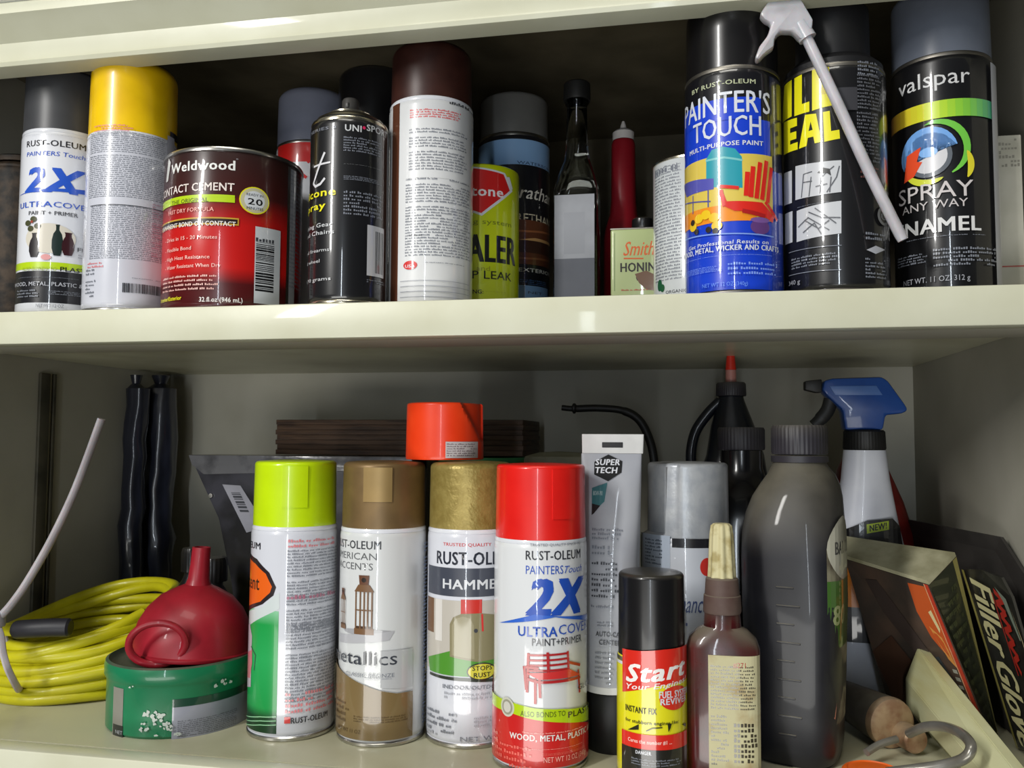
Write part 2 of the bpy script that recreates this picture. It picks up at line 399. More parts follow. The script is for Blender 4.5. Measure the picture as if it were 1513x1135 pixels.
# T2 yellow cap, back of label
t = spray('tall spray can with bright yellow cap, turned to show its fine-print back label', -.4367, .045, 0, .034, .2035, .1430, ink(196, 198, 208), mat('yellow_cap', (236, 194, 12), .3, rgb2=(222, 178, 8), scale=30, coat=.3), fil=.010, dome=.003, toprim=WHITE)
p = Print(.034)
p.fine((-0.01624,0.14128), (0.04856,0.08916), 34, MGREY, fill=.9, ragged=.04, seps=(11,)); p.fine((-0.01240,0.08302), (0.05068,0.04096), 28, MGREY, fill=.9, ragged=.05)
p.quads([(((-0.01338,0.08423))[0], ((0.01909,0.08290))[1], ((0.05014,0.08902))[0], ((0.01909,0.08290))[1]+.0006)], DGREY)
p.fine((-0.01175,0.14686), (0.02218,0.14114), 3, PINK); p.fine((-0.01429,0.03907), (0.00369,0.03369), 2, PINK); p.fine((0.03652,0.08789), (0.04971,0.04458), 20, ink(186, 150, 166), fill=.6)
p.rect((0.05151,0.15032), (0.06643,0.14432), BLACK); p.bars((0.01661,0.02244), (0.04579,0.01515), DGREY); p.fine((0.02318,0.02609), (0.04815,0.02744), 1, MGREY)
p.fine((-0.01600,0.03396), (-0.00361,0.01082), 8, MGREY); p.rect((0.04846,0.14593), (0.05780,0.01600), ink(170, 172, 182))
p.build('label_print', t)

# T3 contact cement
t = thing('cement_tin', 'wide dark red and brown metal tin of contact cement with silver rim', 'tin', (-.3516, .056, 0))
TB = ramp_mat('cement_print', [(0, (70, 14, 16)), (.018, (80, 16, 18)), (.03, (196, 24, 20)), (.062, (188, 22, 20)), (.085, (62, 22, 20)), (.12, (42, 24, 22))])
H3, R3 = .121, .053
obj('can_body', lathe([(0, .003), (R3*.93, .003), (R3*.95, 0), (R3*.985, 0), (R3, .0012), (R3, .003), (R3*.985, .004), (R3, .006), (R3, H3-.005), (R3*.99, H3-.0035), (R3*.99, H3-.003)], 128), TB, t)
obj('top_rim', lathe([(R3*.985, H3-.0035), (R3*1.012, H3-.003), (R3*1.014, H3-.0012), (R3*1.0, H3), (R3*.97, H3), (R3*.955, H3-.002), (R3*.955, H3-.006), (R3*.8, H3-.006)], 128), METAL, t)
obj('lid', lathe([(R3*.8, H3-.006), (R3*.8, H3-.003), (R3*.77, H3-.002), (R3*.74, H3-.006), (0, H3-.006)], 96), METAL, t)
p = Print(R3)
p.rect((0.07112,0.07076), (0.07362,0.07135), METAL); p.quads([(((0.07112,0.07076))[0], .005, ((0.07449,0.07156))[0], H3-.005)], METAL)
p.quads([(((0.07449,0.07156))[0], .006, .083, H3-.006)], ink(150, 152, 160)); p.fine((0.07477,0.11475), (0.10508,0.02057), 30, MGREY, fill=.8)
p.text('Weldwood', (-0.02816,0.10392), (0.02671,0.10336), 0.00767, ink(226, 226, 222), bold=.05)
p.poly([(-0.03845,0.09936), (-0.03384,0.11728), (-0.02984,0.11319), (-0.03380,0.09935)], ink(200, 200, 196)); p.text('o', (0.02747,0.11169), (0.02892,0.11186), 0.00135, LGREY)
p.text('CONTACT CEMENT', (-0.04837,0.09230), (0.02660,0.08742), 0.00632, ink(228, 216, 210), bold=.03)
p.rect((-0.04676,0.08236), (0.02729,0.07876), LIME); p.rect((-0.04676,0.08236), (0.02716,0.08439), LIME)
p.text('THE ORIGINAL', (-0.02580,0.08053), (0.00824,0.07895), 0.00316, ink(60, 70, 20), bold=.03)
p.text('FAST DRY FORMULA', (-0.03063,0.07304), (0.01245,0.07183), 0.00316, ink(240, 170, 160), bold=.03)
p.rect((-0.04604,0.06172), (0.03045,0.06727), ink(190, 150, 50)); p.rect((-0.04517,0.06279), (0.02951,0.06616), ink(36, 18, 18))
p.text('PERMANENT BOND ON CONTACT', (-0.04336,0.06441), (0.02819,0.06092), 0.00361, ink(230, 225, 220), bold=.04)
p.text('- Dries in 15 - 20 Minutes', (-0.03414,0.05174), (0.01544,0.05103), 0.00293, ink(240, 190, 180), bold=.02)
p.text('- Flexible Bond', (-0.03356,0.04435), (-0.00422,0.04320), 0.00293, ink(240, 190, 180), bold=.02)
p.text('- High Heat Resistance', (-0.03299,0.03699), (0.01040,0.03624), 0.00293, ink(240, 190, 180), bold=.02)
p.text('- Water Resistant When Dry', (-0.03244,0.02964), (0.01840,0.02983), 0.00293, ink(240, 190, 180), bold=.02)
p.fine((-0.03627,0.02499), (0.02314,0.01233), 4, ink(230, 180, 170), h=.38)
p.text('Interior/Exterior', (-0.03971,0.00724), (-0.01157,0.00608), 0.00316, YEL, bold=.04); p.text('32 fl oz (946 mL)', (0.00361,0.00398), (0.03431,0.00592), 0.00361, ink(230, 225, 220), bold=.03)
p.ell((0.04148,0.08209), 0.01128, 0.01038, YEL); p.ell((0.04148,0.08209), 0.01038, 0.00947, ink(190, 186, 150)); p.ell((0.04148,0.08209), 0.00767, 0.00722, ink(206, 210, 214))
p.text('20', (0.03653,0.07878), (0.04728,0.08048), 0.00496, BLACK, bold=.05); p.text('READY IN', (0.03539,0.08533), (0.04766,0.08732), 0.00203, DGREY); p.text('MINUTES', (0.03563,0.07506), (0.04791,0.07695), 0.00203, DGREY)
p.rect((0.04229,0.00456), (0.06323,0.06265), ink(196, 200, 204)); p.bars((0.04309,0.01384), (0.05774,0.05108), BLACK, vert=False, n=22); p.fine((0.04276,0.04974), (0.06010,0.05676), 1, DGREY)
p.build('label_print', t)

# T4 grey-blue cap behind
t = spray('spray can with pale slate-grey cap and red and white label behind the cement tin', -.328, .152, 0, .033, .2155, .166, ink(196, 198, 204), plastic('slate_cap2', (112, 116, 132), .4), fil=.008)
p = Print(.033)
p.rect((-0.02568,0.13378), (0.06445,0.16265), RED)
p.rect((-0.00968,0.13242), (0.01810,0.14528), ink(206, 206, 210)); p.line([(-0.00772,0.14425), (0.00793,0.13133)], 0.00271, RED); p.line([(0.00942,0.14462), (0.01796,0.15252)], 0.00217, RED)
p.build('label_print', t)

# T5 silicone spray, no cap
t = spray('black silicone spray can without a cap, bare valve nozzle on top', -.2459, .036, 0, .0293, .15, .1395, ink(20, 20, 22), None, rim=mat('champagne_metal', (206, 198, 176), .25, 1))
R = .0293; h = .1395
obj('dome', lathe([(R*.93, h-.001), (R*.86, h+.0035), (R*.7, h+.0065), (R*.55, h+.0075), (R*.55, h+.0095), (R*.48, h+.0098), (R*.4, h+.006), (0, h+.006)]), mat('champagne_metal', (206, 198, 176)), t)
bm = lathe([(.0028, h+.005), (.0028, h+.011), (.0065, h+.0115), (.0065, h+.0205), (.0055, h+.0222), (0, h+.0225)], 32)
bm = box(-.0012, .0012, -.0075, -.005, h+.014, h+.018, .0004, bm); obj('nozzle', bm, plastic('grey_nozzle', (62, 60, 58), .45), t)
p = Print(.0293); GW = ink(196, 198, 200)
p.text('UNI', (0.00767,0.12741), (0.01943,0.12859), 0.00499, GW, bold=.04); p.ell((0.02145,0.13098), 0.00118, 0.00118, ink(210, 40, 90)); p.text('SPORT', (0.02361,0.12939), (0.04566,0.13391), 0.00499, GW, bold=.04)
p.fine((0.00676,0.12337), (0.04024,0.11190), 6, MGREY, h=.5); p.fine((0.00711,0.10283), (0.04049,0.10271), 2, GW, h=.5); p.fine((0.00725,0.09433), (0.03892,0.09097), 3, MGREY, h=.5); p.fine((0.00743,0.08336), (0.03958,0.06507), 7, MGREY, h=.5, ragged=.1)
p.text('SERIES 3', (-0.02598,0.13445), (0.00116,0.12899), 0.00227, MGREY, bold=.03)
p.line([(-0.00797,0.11181), (-0.01695,0.09528), (-0.01968,0.09081), (-0.01671,0.08815), (-0.01134,0.08919), (-0.00753,0.09265)], 0.00182, ink(206, 206, 210)); p.line([(-0.01915,0.10337), (-0.00315,0.10420)], 0.00136, ink(206, 206, 210))
p.text('Silicone', (-0.04144,0.08615), (0.00155,0.07992), 0.00590, YEL, bold=.06); p.text('Spray', (-0.03675,0.07515), (-0.00644,0.07052), 0.00545, YEL, bold=.06)
p.text('Fishing Gear', (-0.03688,0.06242), (-0.00009,0.05712), 0.00318, GW, bold=.03); p.text('and Chains', (-0.03419,0.05615), (0.00104,0.05162), 0.00318, GW, bold=.03)
p.text('and firearms', (-0.03290,0.04216), (-0.00239,0.03891), 0.00272, GW); p.text('& wheel', (-0.03020,0.03343), (-0.01053,0.03114), 0.00272, GW); p.text('170 grams', (-0.02926,0.02015), (-0.00091,0.01762), 0.00272, GW, bold=.02)
p.rect((0.02487,0.02220), (0.04172,0.05944), ink(190, 190, 194)); p.bars((0.03200,0.02467), (0.04080,0.05566), BLACK, n=8); p.fine((0.02491,0.01972), (0.04560,0.01685), 2, MGREY)
p.build('label_print', t)

# T6 black capped can behind
spray('black-capped spray can standing in the dark behind the bare-nozzle silicone can', -.2575, .122, 0, .033, .2160, .165, ink(26, 25, 26), CAPBLK, fil=.006)

# T7 brown cap
t = spray('spray can with dark brown cap, white fine-print back and brown side stripe', -.1911, .0678, 0, .033, .2075, .1615, ink(214, 215, 216), mat('brown_cap', (58, 30, 24), .42, rgb2=(46, 22, 18), scale=50), fil=.008, rcap=.955, toprim=WHITE)
p = Print(.033)
p.quads([(((-0.02666,0.08294))[0], .004, ((-0.01727,0.08100))[0], .158)], ink(88, 52, 36))
p.fine((-0.00722,0.15088), (0.03789,0.14377), 4, ink(224, 90, 90), h=.55); p.fine((0.02327,0.15471), (0.04835,0.16015), 1, DGREY)
p.fine((-0.00761,0.13639), (0.04208,0.10382), 15, MGREY, ragged=.1, seps=(2, 7)); p.fine((-0.01008,0.09844), (0.04801,0.03895), 28, MGREY, ragged=.06, seps=(1,9))
p.fine((-0.01008,0.09844), (0.03045,0.09787), 1, DGREY); p.fine((-0.01132,0.05695), (0.00671,0.05337), 1, DGREY)
p.ell((-0.00560,0.03244), 0.00571, 0.00333, RED); p.text('USA', (-0.00968,0.03123), (-0.00176,0.03070), 0.00238, WHITE, bold=.03); p.fine((0.00592,0.03357), (0.04116,0.03505), 1, MGREY)
for v in (.0085, .0125, .0165, .0205): p.quads([(((-0.01416,0.02913))[0], v, .045, v+.0005)], LGREY)
p.build('label_print', t)

# T8 cooling system sealer
t = thing('sealer_can', 'lime yellow cooling system sealer can with a red arrow shape beside the brown-capped can', 'can', (-.1663, .132, 0))
obj('can_body', lathe([(0, .002), (.030, .002), (.0315, 0), (.033, .002), (.033, .1255), (.0325, .1275), (.031, .1285), (.029, .1275), (.02, .1275), (.0195, .1300), (0, .1300)]), ink(190, 204, 16), t)
p = Print(.033)
p.poly([(-0.04265,0.13021), (0.02910,0.12221), (0.03827,0.10891), (0.00893,0.08459), (-0.04266,0.10336)], WHITE); p.poly([(-0.04265,0.12904), (0.02770,0.12080), (0.03462,0.10863), (0.00837,0.08681), (-0.04266,0.10511)], RED)
p.text('Prestone', (-0.02569,0.10129), (0.02713,0.10262), 0.00842, ink(236, 230, 232), bold=.05)
p.text('cooling system', (-0.02319,0.07804), (0.03661,0.07841), 0.00421, ink(120, 130, 30)); p.text('SEALER', (-0.02084,0.04720), (0.04203,0.04884), 0.02317, ink(24, 26, 22), bold=.05)
p.text('and', (0.00486,0.03961), (0.01589,0.03992), 0.00421, ink(150, 150, 40)); p.text('STOP LEAK', (-0.02064,0.03314), (0.03695,0.03387), 0.00685, ink(30, 34, 22), bold=.01); p.text('WARNING:', (-0.01566,0.02196), (0.01046,0.02091), 0.00342, BLACK, bold=.03); p.fine((0.01265,0.02319), (0.03277,0.02265), 1, ink(110, 120, 30))
p.poly([(0.03058,0.11911), (0.03370,0.11979), (0.03826,0.11062), (0.03461,0.10976)], WHITE)
p.build('label_print', t)

# T9 spar urethane
t = spray('spray can with smoky grey cap and pale blue and black urethane label', -.1506, .20, 0, .033, .2165, .1785, ink(24, 24, 28), mat('smoky_cap', (96, 96, 94), .35, trans=.0), fil=.004, rcap=.955)
p = Print(.033); SKY = ink(124, 160, 200)
p.rect((-0.05714,0.14805), (0.06548,0.17112), SKY); p.text('WATERBORNE', (0.00910,0.14844), (0.05655,0.15742), 0.00290, ink(40, 60, 90), bold=.02)
p.text('Varathane', (-0.00419,0.11762), (0.06213,0.12586), 0.01218, ink(214, 210, 200), shear=.3, bold=.02)
p.text('SPAR URETHANE', (-0.02872,0.09633), (0.05673,0.09896), 0.00812, ink(206, 196, 170), bold=.01)
p.rect((-0.04816,0.05844), (0.06681,0.09836), ink(96, 54, 34)); p.poly([(-0.00208,0.07787), (0.02628,0.08275), (0.05681,0.08255), (0.05681,0.07876), (0.02630,0.07664)], ink(196, 150, 96)); p.rect((-0.02831,0.06897), (0.05681,0.08003), ink(58, 34, 26))
p.line([(-0.02004,0.08785), (0.01931,0.08803), (0.05106,0.09067)], 0.00174, ink(150, 92, 56)); p.line([(-0.01981,0.06326), (0.01940,0.06372), (0.05134,0.06566)], 0.00174, ink(130, 80, 50))
p.text('EXTERIOR', (0.01071,0.05172), (0.05145,0.05568), 0.00348, ink(220, 218, 210), bold=.03); p.quads([(-.06, .004, .045, .0395)], SKY); p.fine((0.01195,0.04512), (0.04459,0.04018), 3, ink(70, 104, 150))
p.text('NET', (0.01952,0.03225), (0.03485,0.03382), 0.00232, DGREY)
p.build('label_print', t)

# T10 glass bottle
t = thing('glass_bottle', 'tall clear square glass bottle, half full, with black screw cap', 'bottle', (-.0885, .172, 0))
GL = mat('clear_glass', (232, 236, 232), .03, trans=1, ior=1.46, rgb2=(228, 234, 228))
obj('bottle_glass', loft([(0, 0, 0, .0165, .0165, 5), (0, 0, .002, .0193, .0193, 6), (0, 0, .115, .0193, .0193, 6), (0, 0, .122, .0188, .0188, 5), (0, 0, .134, .0165, .0165, 3), (0, 0, .148, .0118, .0118, 2.2), (0, 0, .160, .0098, .0098, 2), (0, 0, .198, .0088, .0088, 2), (0, 0, .2, .0105, .0105, 2), (0, 0, .2025, .0105, .0105, 2)], 64), GL, t, ang=60)
obj('liquid', loft([(0, 0, .004, .0172, .0172, 6), (0, 0, .0565, .0172, .0172, 6)], 64), mat('grey_solvent', (96, 98, 104), .08, trans=.75, rgb2=(88, 90, 96)), t)
bm = lathe([(0, .2025), (.0118, .2025), (.0122, .204), (.0118, .2175), (.0105, .219), (0, .219)], 40); obj('screw_cap', bm, plastic('matt_black', (24, 24, 24), .5), t)
p = Print(fn=lambda u, v, o: (u, -.0194-o, v)); p.quads([(-.0172, .058, .0172, .1135)], mat('paper_front', (150, 152, 158), .35, coat=.5)); p.quads([(-.0172, .006, .0172, .058)], mat('paper_front2', (88, 90, 98), .35, coat=.5)); p.quads([(-.009, .062, .009, .098)], ink(142, 144, 150)); p.build('label', t)

# T11 red bottle
t = thing('red_bottle', 'dark red long-necked bottle with white pointed tip behind the honing oil tin', 'bottle', (-.0500, .206, 0))
RB = mat('dark_red_plastic', (120, 18, 28), .35, coat=.2)
obj('bottle_body', lathe([(0, 0), (.017, 0), (.018, .002), (.018, .085), (.0165, .095), (.0125, .107), (.0112, .12), (.0108, .172), (.0095, .176), (0, .176)], 64), RB, t)
obj('tip_cap', lathe([(.0098, .1762), (.0098, .1835), (.008, .1855), (.0032, .1865), (.0026, .190), (.0012, .1945), (0, .195)], 40), plastic('white_tip', (176, 172, 170), .45), t)

# T12 honing oil tin
t = thing('oil_tin', 'small pale green rectangular honing oil tin with orange script', 'tin', (-.0345, .168, 0))
TINC = ink(176, 188, 134)
obj('tin_body', box(-.0237, .0237, -.010, .010, 0, .0835, .0022, segs=3), TINC, t)
obj('tin_seam', box(-.0240, .0240, -.0103, .0103, .0825, .0840, .0006), DMETAL, t)
obj('cap', lathe([(0, 0), (.0085, 0), (.0092, .001), (.009, .0085), (.008, .0095), (0, .0095)], 32, loc=(.003, 0, .0838)), CAPBLK, t)
p = Print(fn=lambda u, v, o: (u, -.0100-o, v))
p.line([(-0.02031,0.02997), (-0.02017,0.07952)], 0.00057, ink(120, 140, 90)); p.text("Smith's", (-0.01277,0.05996), (0.02069,0.05873), 0.01260, ink(216, 96, 36), shear=.35, bold=.01); p.line([(-0.01220,0.05761), (0.00374,0.05703)], 0.00115, ink(216, 96, 36))
p.text('HONING', (-0.01511,0.04607), (0.02060,0.04490), 0.00802, ink(44, 36, 30), bold=.04); p.text('OIL', (-0.00203,0.03754), (0.01268,0.03708), 0.00687, ink(44, 36, 30), bold=.04)
p.poly([(-0.00313,0.04394), (0.00652,0.04652), (0.01384,0.04281), (0.01489,0.02896), (0.00644,0.03035), (0.00024,0.03631)], ink(112, 78, 52)); p.fine((-0.01458,0.03212), (0.01038,0.02909), 1, ink(190, 70, 50))
p.build('label_print', t)

# T13 white can with fine print
t = thing('white_can', 'short white fine-print can tucked behind the bright blue spray can', 'can', (.0121, .12, 0))
obj('can_body', lathe([(0, .002), (.0315, .002), (.0325, 0), (.033, .003), (.033, .1195), (.032, .121)]), ink(206, 210, 212), t)
obj('top_rim', lathe([(.0315, .1200), (.0335, .1202), (.0336, .1215), (.032, .1228), (.030, .1215), (.029, .118), (0, .118)]), mat('champagne_metal', (206, 198, 176)), t)
p = Print(.033)
p.fine((-0.03991,0.11676), (-0.00968,0.02581), 36, MGREY, ragged=.05, fill=.9); p.fine((-0.03988,0.11839), (-0.00901,0.10875), 1, MGREY)
p.ell((-0.03266,0.02355), 0.00310, 0.00465, ink(30, 90, 60)); p.ell((-0.02909,0.02086), 0.00259, 0.00310, ink(30, 90, 60)); p.text('ORGANIC', (-0.02526,0.01767), (-0.00666,0.01576), 0.00259, DGREY)
p.build('label_print', t)

# T14 blue can
t = spray('bright blue multi-purpose spray paint can with black cap and a red chair picture', .0369, .044, 0, .033, .2110, .1565, ink(20, 20, 24), CAPBLK, fil=.011, rcap=.96, rim=DMETAL)
p = Print(.033); CB = ink(22, 62, 196); TXT = ink(208, 212, 222)
p.quads([(-.060, .0035, .040, .1185), (-.060, .118, .018, .1335)], CB); p.quads([(((0.02576,0.06285))[0], .003, .070, .150)], ink(30, 34, 60))
p.quads([(((0.02576,0.06285))[0], .003, .070, .085)], ink(26, 58, 170))
p.text('BY RUST-OLEUM', (-0.03261,0.14741), (0.01404,0.14271), 0.00320, ink(176, 182, 150), bold=.05)
p.text("PAINTER'S", (-0.04477,0.13027), (0.02568,0.12316), 0.01555, TXT, bold=.02); p.text('TOUCH', (-0.03153,0.11254), (0.01763,0.10739), 0.01418, TXT, bold=.02)
p.text('MULTI-PURPOSE PAINT', (-0.03596,0.10537), (0.01916,0.10065), 0.00320, TXT, bold=.06)
p.rect((-0.04886,0.04983), (0.02716,0.09458), ink(214, 190, 84)); p.rect((-0.05090,0.04936), (0.01334,0.06055), ink(232, 140, 30))
TEAL = ink(40, 150, 166)
p.poly([(-0.02008,0.07415), (-0.01986,0.09370), (-0.01571,0.09932), (-0.00821,0.10032), (-0.00028,0.09811), (0.00406,0.09240), (0.00425,0.07130)], TEAL); p.line([(-0.01987,0.09276), (-0.00739,0.09280), (0.00403,0.09011)], 0.00137, ink(120, 190, 190))
p.poly([(-0.05204,0.08427), (-0.02832,0.08172), (-0.01446,0.07956), (-0.01454,0.07217), (-0.04128,0.07292)], ink(84, 84, 170)); p.line([(-0.03213,0.07138), (-0.03231,0.05913)], 0.00091, ink(84, 84, 150)); p.line([(-0.01853,0.07197), (-0.01865,0.06086)], 0.00091, ink(84, 84, 150)); p.line([(-0.04486,0.06910), (-0.01708,0.06428)], 0.00091, ink(84, 84, 150))
CH = ink(214, 40, 30)
for a, b in (((0.00642,0.06672), (0.00751,0.08138)), ((0.00961,0.06586), (0.01128,0.08517)), ((0.01341,0.06513), (0.01628,0.08831)), ((0.01748,0.06454), (0.02125,0.08985)), ((0.02195,0.06322), (0.02557,0.08592))): p.line([a, b], 0.00320, CH)
p.poly([(-0.01127,0.06934), (-0.00853,0.07036), (-0.00594,0.06273), (0.01743,0.06179), (0.02766,0.05301), (0.02614,0.04909), (0.01376,0.05510), (-0.00119,0.05596), (-0.00775,0.05970)], CH); p.line([(-0.01123,0.07349), (0.00117,0.07139)], 0.00229, CH); p.line([(0.02018,0.06208), (0.03078,0.05168)], 0.00229, CH)
p.line([(-0.00943,0.07047), (-0.00774,0.06016)], 0.00229, CH); p.line([(0.00450,0.05576), (0.01890,0.05278)], 0.00274, ink(170, 30, 30))
for q in ((-0.03167,0.04955), (-0.02607,0.05396), (-0.02029,0.05559), (-0.01427,0.05273), (-0.01244,0.04696)): p.ell(q, 0.00366, 0.00320, ink(230, 190, 30))
for q in ((-0.02812,0.04550), (-0.01831,0.04506), (-0.01342,0.04342), (-0.03162,0.05237)): p.ell(q, 0.00206, 0.00206, ink(44, 36, 30))
p.ell((0.01561,0.04519), 0.00686, 0.00503, ink(96, 60, 120)); p.ell((0.01568,0.04975), 0.00686, 0.00183, ink(120, 84, 150))
p.line([(-0.04207,0.04293), (-0.00574,0.04075), (0.02593,0.03942)], 0.00091, ink(120, 150, 220))
p.text('Get Professional Results on', (-0.03621,0.03640), (0.02141,0.03384), 0.00274, TXT, bold=.03, shear=.1); p.text('WOOD, METAL, WICKER AND CRAFTS', (-0.04636,0.03287), (0.03103,0.02958), 0.00366, TXT, bold=.05)
p.fine((-0.04251,0.02680), (0.02928,0.02611), 1, ink(150, 176, 236)); p.fine((-0.04283,0.01591), (-0.00907,0.02008), 4, ink(120, 150, 230)); p.fine((-0.00561,0.01255), (0.02998,0.02208), 3, ink(120, 150, 230)); p.text('NET WT 12 OZ (340g)', (-0.02305,0.00795), (0.00655,0.00587), 0.00274, ink(100, 140, 230))
p.build('label_print', t)

# T15 foam sealant with straw applicator
t = spray('black foam sealant can with yellow block letters and white straw applicator', .1062, .052, 0, .0345, .205, .156, ink(22, 22, 24), plastic('dark_foam_cap', (26, 26, 28), .45), fil=.004, rcap=.72, rim=DMETAL)
R = .0345; h = .156
obj('dome', lathe([(R*.955, h-.0004), (R*.95, h+.004), (R*.80, h+.009), (R*.7, h+.0095)]), plastic('dark_foam_cap', (26, 26, 28)), t)
p = Print(.0345); YY = ink(226, 218, 26)
p.poly([(-0.05131,0.12712), (-0.04536,0.15182), (-0.03556,0.15199), (-0.03620,0.12647)], YY)
p.poly([(-0.03342,0.12549), (-0.03282,0.15187), (-0.02632,0.15230), (-0.02672,0.13173), (-0.02109,0.13188), (-0.02122,0.12492)], YY)
p.poly([(-0.01931,0.12488), (-0.01882,0.15270), (-0.01338,0.15312), (-0.00780,0.15243), (-0.00688,0.13244), (-0.00657,0.12595), (-0.01387,0.12542)], YY); p.poly([(-0.01327,0.13455), (-0.01317,0.14008), (-0.00929,0.13976), (-0.00939,0.13423)], ink(206, 190, 40))
p.poly([(-0.04849,0.10327), (-0.04751,0.12608), (-0.03092,0.12369), (-0.03104,0.11807), (-0.03794,0.11852), (-0.03803,0.11522), (-0.03173,0.11453), (-0.03185,0.10938), (-0.03817,0.11003), (-0.03825,0.10720), (-0.03067,0.10666), (-0.03078,0.10153)], YY)
p.poly([(-0.02959,0.10164), (-0.02424,0.12346), (-0.01659,0.12234), (-0.01339,0.10228), (-0.01786,0.10229), (-0.01870,0.10710), (-0.02253,0.10713), (-0.02363,0.10184)], YY); p.poly([(-0.02195,0.11163), (-0.02039,0.11772), (-0.01908,0.11182)], BLACK)
p.poly([(-0.01167,0.10197), (-0.01217,0.12231), (-0.00790,0.12247), (-0.00730,0.10862), (-0.00225,0.10896), (-0.00194,0.10300)], YY)
PN = ink(190, 192, 196); LN = ink(90, 92, 98)
p.poly([(-0.03345,0.06711), (-0.03291,0.09041), (-0.01539,0.08888), (-0.00137,0.08838), (-0.00176,0.06710), (-0.01578,0.06650)], PN); p.poly([(-0.04921,0.06729), (-0.04809,0.09000), (-0.03642,0.08862), (-0.03700,0.06615)], PN)
p.poly([(-0.03281,0.03806), (-0.03233,0.05936), (-0.01589,0.06058), (-0.00187,0.06123), (-0.00226,0.03961), (-0.01628,0.03877)], PN); p.poly([(-0.04763,0.03922), (-0.04669,0.06088), (-0.03640,0.06036), (-0.03695,0.03894)], PN)
for L in ([(-0.02801,0.06763), (-0.02607,0.08295), (-0.02006,0.08339)], [(-0.02228,0.06728), (-0.02060,0.07982)], [(-0.02618,0.07740), (-0.02018,0.07697)], [(-0.01488,0.06772), (-0.01381,0.07851), (-0.00604,0.08472)], [(-0.01055,0.06798), (-0.00450,0.07729), (-0.00270,0.08440)], [(-0.01747,0.07276), (-0.01045,0.07343)], [(-0.00886,0.06777), (-0.00784,0.07765)]): p.line(L, 0.00074, LN)
p.poly([(-0.01641,0.08173), (-0.01283,0.08476), (-0.00859,0.08321), (-0.00783,0.07856), (-0.01033,0.08071)], BLACK)
for L in ([(-0.03073,0.04783), (-0.02305,0.05271), (-0.00973,0.04248)], [(-0.02685,0.04332), (-0.01883,0.04828), (-0.01448,0.04034)], [(-0.02249,0.05628), (-0.01386,0.05116), (-0.00291,0.05001)], [(-0.02563,0.05138), (-0.01618,0.04422), (-0.00962,0.04880)], [(-0.01819,0.05823), (-0.00547,0.04659)]): p.line(L, 0.00074, LN)
p.fine((-0.03103,0.06184), (-0.00730,0.06078), 1, MGREY); p.fine((-0.03164,0.03411), (-0.01547,0.03412), 1, MGREY); p.fine((-0.03747,0.01943), (-0.00373,0.02756), 4, MGREY, h=.5)
for y in (0,): p.line([(-0.04041,0.03218), (-0.01866,0.03184), (-0.00241,0.03153)], 0.00046, MGREY); p.line([(-0.04090,0.01633), (-0.01895,0.01598), (-0.00271,0.01541)], 0.00046, MGREY)
p.text('340 g', (-0.04107,0.01075), (-0.02978,0.00932), 0.00324, LGREY)
p.fine((0.00983,0.14527), (0.02868,0.15566), 4, MGREY); p.fine((0.00934,0.12233), (0.03001,0.14670), 10, ink(96, 98, 104)); p.rect((-0.00455,0.12155), (0.00919,0.13698), ink(58, 58, 62)); p.fine((0.00858,0.08678), (0.02732,0.12100), 14, ink(96, 98, 104))
p.fine((0.01018,0.07550), (0.02600,0.08489), 3, ink(110, 70, 66)); p.ell((0.02859,0.05246), 0.00648, 0.00648, ink(110, 112, 116)); p.ell((0.02859,0.05246), 0.00416, 0.00463, BLACK); p.text('U', (0.02547,0.04972), (0.03210,0.05076), 0.00416, MGREY)
p.poly([(0.01293,0.02832), (0.01984,0.03147), (0.02847,0.02973), (0.01968,0.02606)], LGREY); p.fine((0.01259,0.03458), (0.03067,0.04095), 2, MGREY); p.fine((0.01201,0.00950), (0.02989,0.02357), 6, MGREY)
p.build('label_print', t)
MW = mat('milky_plastic', (186, 184, 190), .35, rgb2=(170, 168, 172), scale=50, sss=.3, coat=.2)
T0 = Vector((.1062, .052, 0))
ap = prism([(-.0560+.003, .187), (-.0500+.003, .196), (-.0400, .2015), (-.0260, .194), (-.0190, .180), (-.0205, .1685), (-.0275, .1675), (-.0320, .1735), (-.0400, .1745), (-.0435, .1700), (-.0440, .1640), (-.0500, .1600), (-.0540, .1555), (-.0565, .1570), (-.0535, .1650), (-.0480, .1720), (-.0455, .1800), (-.0500, .1830)], .009, bev=.0018)
xf(ap, (0, -.042, 0)); o = obj('applicator', ap, MW, t)
b2 = tube([(-.0405, -.042, .196), (-.036, -.030, .204), (-.020, -.012, .207), (0, 0, .206)], .0042, 12); obj('applicator_stem', b2, MW, o)
b2 = tube([(-.0272, -.042, .1795), (-.0222, -.042, .1690)], [.0052, .0058], 16); obj('collar', b2, MW, o)
b2 = tube(spline([(-.0240, -.042, .1725), (-.006, -.0425, .128), (.0130, -.0425, .080), (.0338, -.0415, .0320)], 8), [.0036]*24+[.0032], 14); obj('straw', b2, MW, o)

